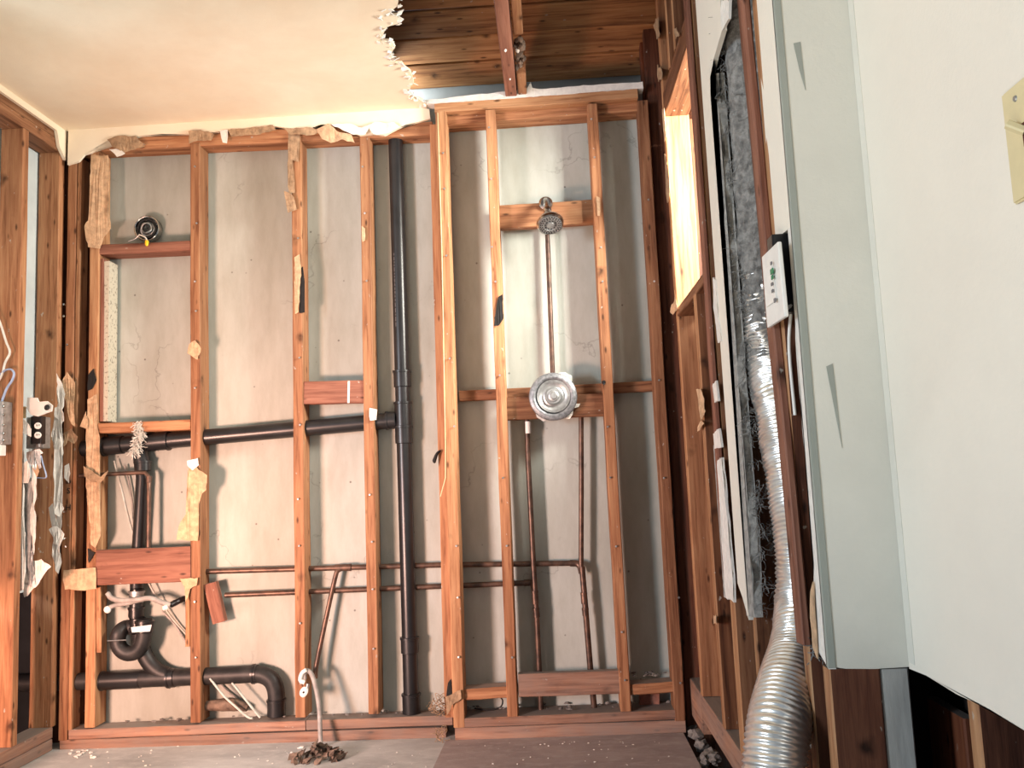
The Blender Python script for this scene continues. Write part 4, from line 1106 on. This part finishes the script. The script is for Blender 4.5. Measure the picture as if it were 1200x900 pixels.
pts = resample(lint_path, .012)
bm = bmesh.new(); tube_bm(bm, pts, [.060 if p.z > 1.33 else .0565 for p in pts], 40)
for v in bm.verts:
    n1 = noise.noise(v.co * 30) * .010 + noise.noise(v.co * 80) * .007 + noise.noise(v.co * 200) * .003
    v.co += Vector((n1 * -.6, n1 * -.8, n1 * .4))
lc = from_bm('lint_coating', bm, 'lint', duct, False, label='thick grey lint coating on the upper duct')
bm = bmesh.new()
rnd = random.Random(5)
for k in range(90):
    z = rnd.uniform(.62, 2.2)
    fluff_bm(bm, (0.475 + rnd.uniform(0, .012), -1.22 + rnd.uniform(-.02, .015), z), (.006, .010, .012), 7, .0007, rnd, .3)
lf = from_bm('lint_fibres', bm, 'lint', strip, label='grey lint on the broken strip edge'); lf['kind'] = 'stuff'
bm = bmesh.new()
for k in range(60):
    z = rnd.uniform(1.35, 2.15)
    fluff_bm(bm, (0.50 + rnd.uniform(-.01, .02), -1.19 + rnd.uniform(-.02, .025), z), (.01, .012, .014), 8, .0007, rnd, .2)
for k in range(60):
    z = rnd.uniform(.6, 1.08)
    fluff_bm(bm, (0.53 + rnd.uniform(-.01, .02), -1.19 + rnd.uniform(-.04, .03), z), (.01, .012, .014), 8, .0007, rnd, .2)
lf2 = from_bm('lint_fibres', bm, 'lint', duct, label='grey lint fibres in the cavity'); lf2['kind'] = 'stuff'
box('cavity_back', (0.548, -1.24, 0.2), (0.560, -1.12, 2.9), 'osb', WR, 'brown board at the back of the duct cavity')

# grey cable behind the wall timer
free('cable', [(0.50, -1.60, 1.22), (0.50, -1.603, 1.0), (0.50, -1.61, 0.8), (0.50, -1.60, 0.62)], .0055, 'steel', 'grey sheathed cable dropping behind the wall timer', 'cable', flat=.6)
bm = bmesh.new()
fluff_bm(bm, (0.49, -1.61, 0.61), (.012, .02, .016), 70, .0012)
tag(from_bm('lint_tuft', bm, 'lint', None), 'grey lint tuft at the lower end of the casing strip', 'lint', kind='stuff')

# wall timer
tm = empty('wall_timer', (0.448, -1.56, 1.33), 'white wall timer plate hanging proud of its cut-out beside the duct', 'timer')
xt = 0.440
def TQ(px, py): return P(px, py, x=xt)
quad = [TQ(892.5, 301), TQ(911, 283), TQ(919.5, 371), TQ(899, 384.5)]
pl = sheet('cover_plate', quad, (-1, 0, 0), 0.008, 'white', tm)
md = pl.modifiers.new('ease', 'BEVEL'); md.width = .002; md.segments = 2
ys_ = [q_.y for q_ in quad]; zs_ = [q_.z for q_ in quad]
sheet('inner_frame', [TQ(896, 318), TQ(905.5, 309), TQ(911, 352), TQ(899.5, 360)], (-1, 0, 0), 0.0022, 'white', tm, 'raised key panel').location.x -= .0025
def key(px, py, w_, h_, mat, label):
    c = P(px, py, x=xt - .0052)
    box('key', c - Vector((.0012, w_, h_)), c + Vector((.0012, w_, h_)), mat, tm, label, .0005)
key(903.8, 308.5, .004, .003, 'grey_mark', 'small grey indicator')
key(904.5, 318, .009, .005, 'green', 'green printed legend')
key(905, 325, .005, .004, 'green', 'lower green legend')
key(904.6, 333, .005, .003, 'grey_mark', 'grey key')
key(905.3, 341, .005, .003, 'grey_mark', 'grey key')
key(908, 352, .005, .004, 'grey_mark', 'faint grey print')
box('body', (xt + .006, -1.665, 1.245), (0.50, -1.625, 1.40), 'abs', tm, 'dark timer body', .003)
tube('wire', [(0.475, -1.66, 1.26), (0.455, -1.672, 1.245), (0.447, -1.668, 1.23)], .004, 'white', tm, 8, curve=4, label='white wire stub')
tube('wire', [(0.478, -1.64, 1.25), (0.476, -1.615, 1.18), (0.478, -1.612, 1.05)], .0035, 'white', tm, 8, curve=4, label='white wire')

# light switch on the white wall
ls = empty('light_switch', (XW, -2.28, 1.33), 'ivory toggle light switch on the white wall at the right edge', 'light switch')
z0, z1 = 1.270, 1.417
y0 = -2.2105
def yz(y, z, x): return Vector((x, y, z))
bm = bmesh.new()
bmesh.ops.create_cube(bm, size=1)
for v in bm.verts: v.co = Vector((v.co.x * .006, v.co.y * .092, v.co.z * (z1 - z0)))
bmesh.ops.bevel(bm, geom=bm.edges[:], offset=.0025, segments=2, affect='EDGES')
from_bm('cover_plate', bm, 'ivory', ls, matrix=Matrix.Translation((XW - .0032, y0 - .046, (z0 + z1) / 2)))
lathe('screw', [(0, .002), (.003, .002), (.0042, 0), (0, 0)], (XW - .0062, -2.2425, 1.398), (-1, 0, 0), 'steel', ls, 12)
lathe('screw', [(0, .002), (.003, .002), (.0042, 0), (0, 0)], (XW - .0062, -2.256, 1.29), (-1, 0, 0), 'steel', ls, 12)
box('slot', (XW - .0068, -2.264, 1.332), (XW - .006, -2.250, 1.362), 'stud_dark', ls, 'dark toggle slot')
beam('toggle', (XW - .006, -2.255, 1.350), (XW - .022, -2.246, 1.364), .010, .010, 'ivory', ls, across=(0, 1, 0), segs=2, jit=0)

# ================================================================ DEBRIS
bm = bmesh.new()
c0 = P(372, 889, z=0.0)
for k in range(70):
    a_ = random.uniform(0, 6.28); r_ = random.uniform(0, 1) ** .6
    c = Vector((c0.x + math.cos(a_) * r_ * .095, c0.y + math.sin(a_) * r_ * .07, .006 + (1 - r_) * random.uniform(0, .055)))
    n_ = Vector((random.uniform(-1, 1), random.uniform(-1, 1), random.uniform(-.3, 1))).normalized()
    u = n_.orthogonal().normalized() * random.uniform(.012, .026); v_ = n_.cross(u.normalized()) * random.uniform(.007, .016)
    g = [bm.verts.new(c - u), bm.verts.new(c - u * .2 + v_ + n_ * .004), bm.verts.new(c + u), bm.verts.new(c - u * .1 - v_ + n_ * .004), bm.verts.new(c - n_ * .005)]
    g2 = [bm.verts.new(q_.co - n_ * .002) for q_ in g]
    for lst in (g, g2[::-1]):
        for i_ in range(4):
            tri = (lst[i_], lst[(i_ + 1) % 4], lst[4] if lst is g else g2[4])
            if len(set(tri)) == 3:
                try: bm.faces.new(tri)
                except ValueError: pass
lp = from_bm('leaf_pile', bm, 'leaf'); tag(lp, 'small heap of curled dead leaves at the foot of the grey tube', 'leaves', kind='stuff')
bm = bmesh.new()
rnd = random.Random(11)
def crumbs(bm, px0, px1, py0, py1, n, r0, r1, z=0.0, y=None):
    for _ in range(n):
        px_, py_ = rnd.uniform(px0, px1), rnd.uniform(py0, py1)
        p = P(px_, py_, z=z) if y is None else P(px_, py_, y=y)
        r_ = rnd.uniform(r0, r1)
        lump_bm(bm, p + Vector((0, 0, r_ * .5)), r_, (1.2, 1, .6), 1)
crumbs(bm, 90, 500, 873, 899, 60, .001, .0035)
crumbs(bm, 75, 110, 880, 890, 14, .003, .009)
crumbs(bm, 340, 400, 872, 884, 8, .004, .010)
crumbs(bm, 520, 790, 874, 898, 22, .001, .0035, .004)
crumbs(bm, 530, 780, 869, 873, 20, .001, .003, .004)
tag(from_bm('plaster_crumbs', bm, 'gypsum'), 'white plaster crumbs scattered over the floor', 'debris', kind='stuff')
bm = bmesh.new()
for _ in range(26):
    lump_bm(bm, (rnd.uniform(-1.7, -.5), rnd.uniform(.02, .08), .088), rnd.uniform(.004, .010), (1.3, 1, .6))
for _ in range(30):
    lump_bm(bm, (rnd.uniform(-.38, .4), rnd.uniform(.0, .085), .090), rnd.uniform(.003, .010), (1.3, 1, .6))
for _ in range(22):
    lump_bm(bm, (rnd.uniform(.26, .40), rnd.uniform(-.03, .03), .206), rnd.uniform(.003, .007), (1.3, 1, .6))
tag(from_bm('plaster_crumbs', bm, 'rubble'), 'grey crumbs and dust on top of the bottom plates', 'debris', kind='stuff')
# brick seen under the small right block
bk = box('brick', (0, 0, 0), (.075, .03, .045), plain('old_brick', srgb(150, 104, 88), .9, 0, 60, .25, .4), None, bev=.003)
bk.location = P(761, 818, y=.05) + Vector((0, .01, -.004)); bk.rotation_euler = (0, math.radians(3), 0)
tag(bk, 'pale red brick end seen beneath the small block beside the right post', 'brick')
# dry roots / fibres at the foot of the post
bm = bmesh.new()
fluff_bm(bm, P(513, 826, y=-.01), (.03, .02, .03), 60, .0014)
fluff_bm(bm, P(516, 862, y=-.055), (.02, .02, .02), 30, .0012)
tag(from_bm('fibre_tuft', bm, 'kraft_dark'), 'dry brown fibres at the foot of the shower post', 'fibres', kind='stuff')
# rubble in the recess on the right
bm = bmesh.new()
for _ in range(60):
    lump_bm(bm, (rnd.uniform(.45, .56), rnd.uniform(-1.2, .05), rnd.uniform(-.24, -.08)), rnd.uniform(.015, .035), (1, 1.2, .8), 2)
for _ in range(22):
    lump_bm(bm, (rnd.uniform(.45, .49), rnd.uniform(-.6, .04), rnd.uniform(-.08, .03)), rnd.uniform(.012, .026), (1, 1.2, .8), 2)
tag(from_bm('rubble', bm, 'rubble'), 'grey rubble in the gap between the floor and the right wall', 'rubble', kind='stuff')
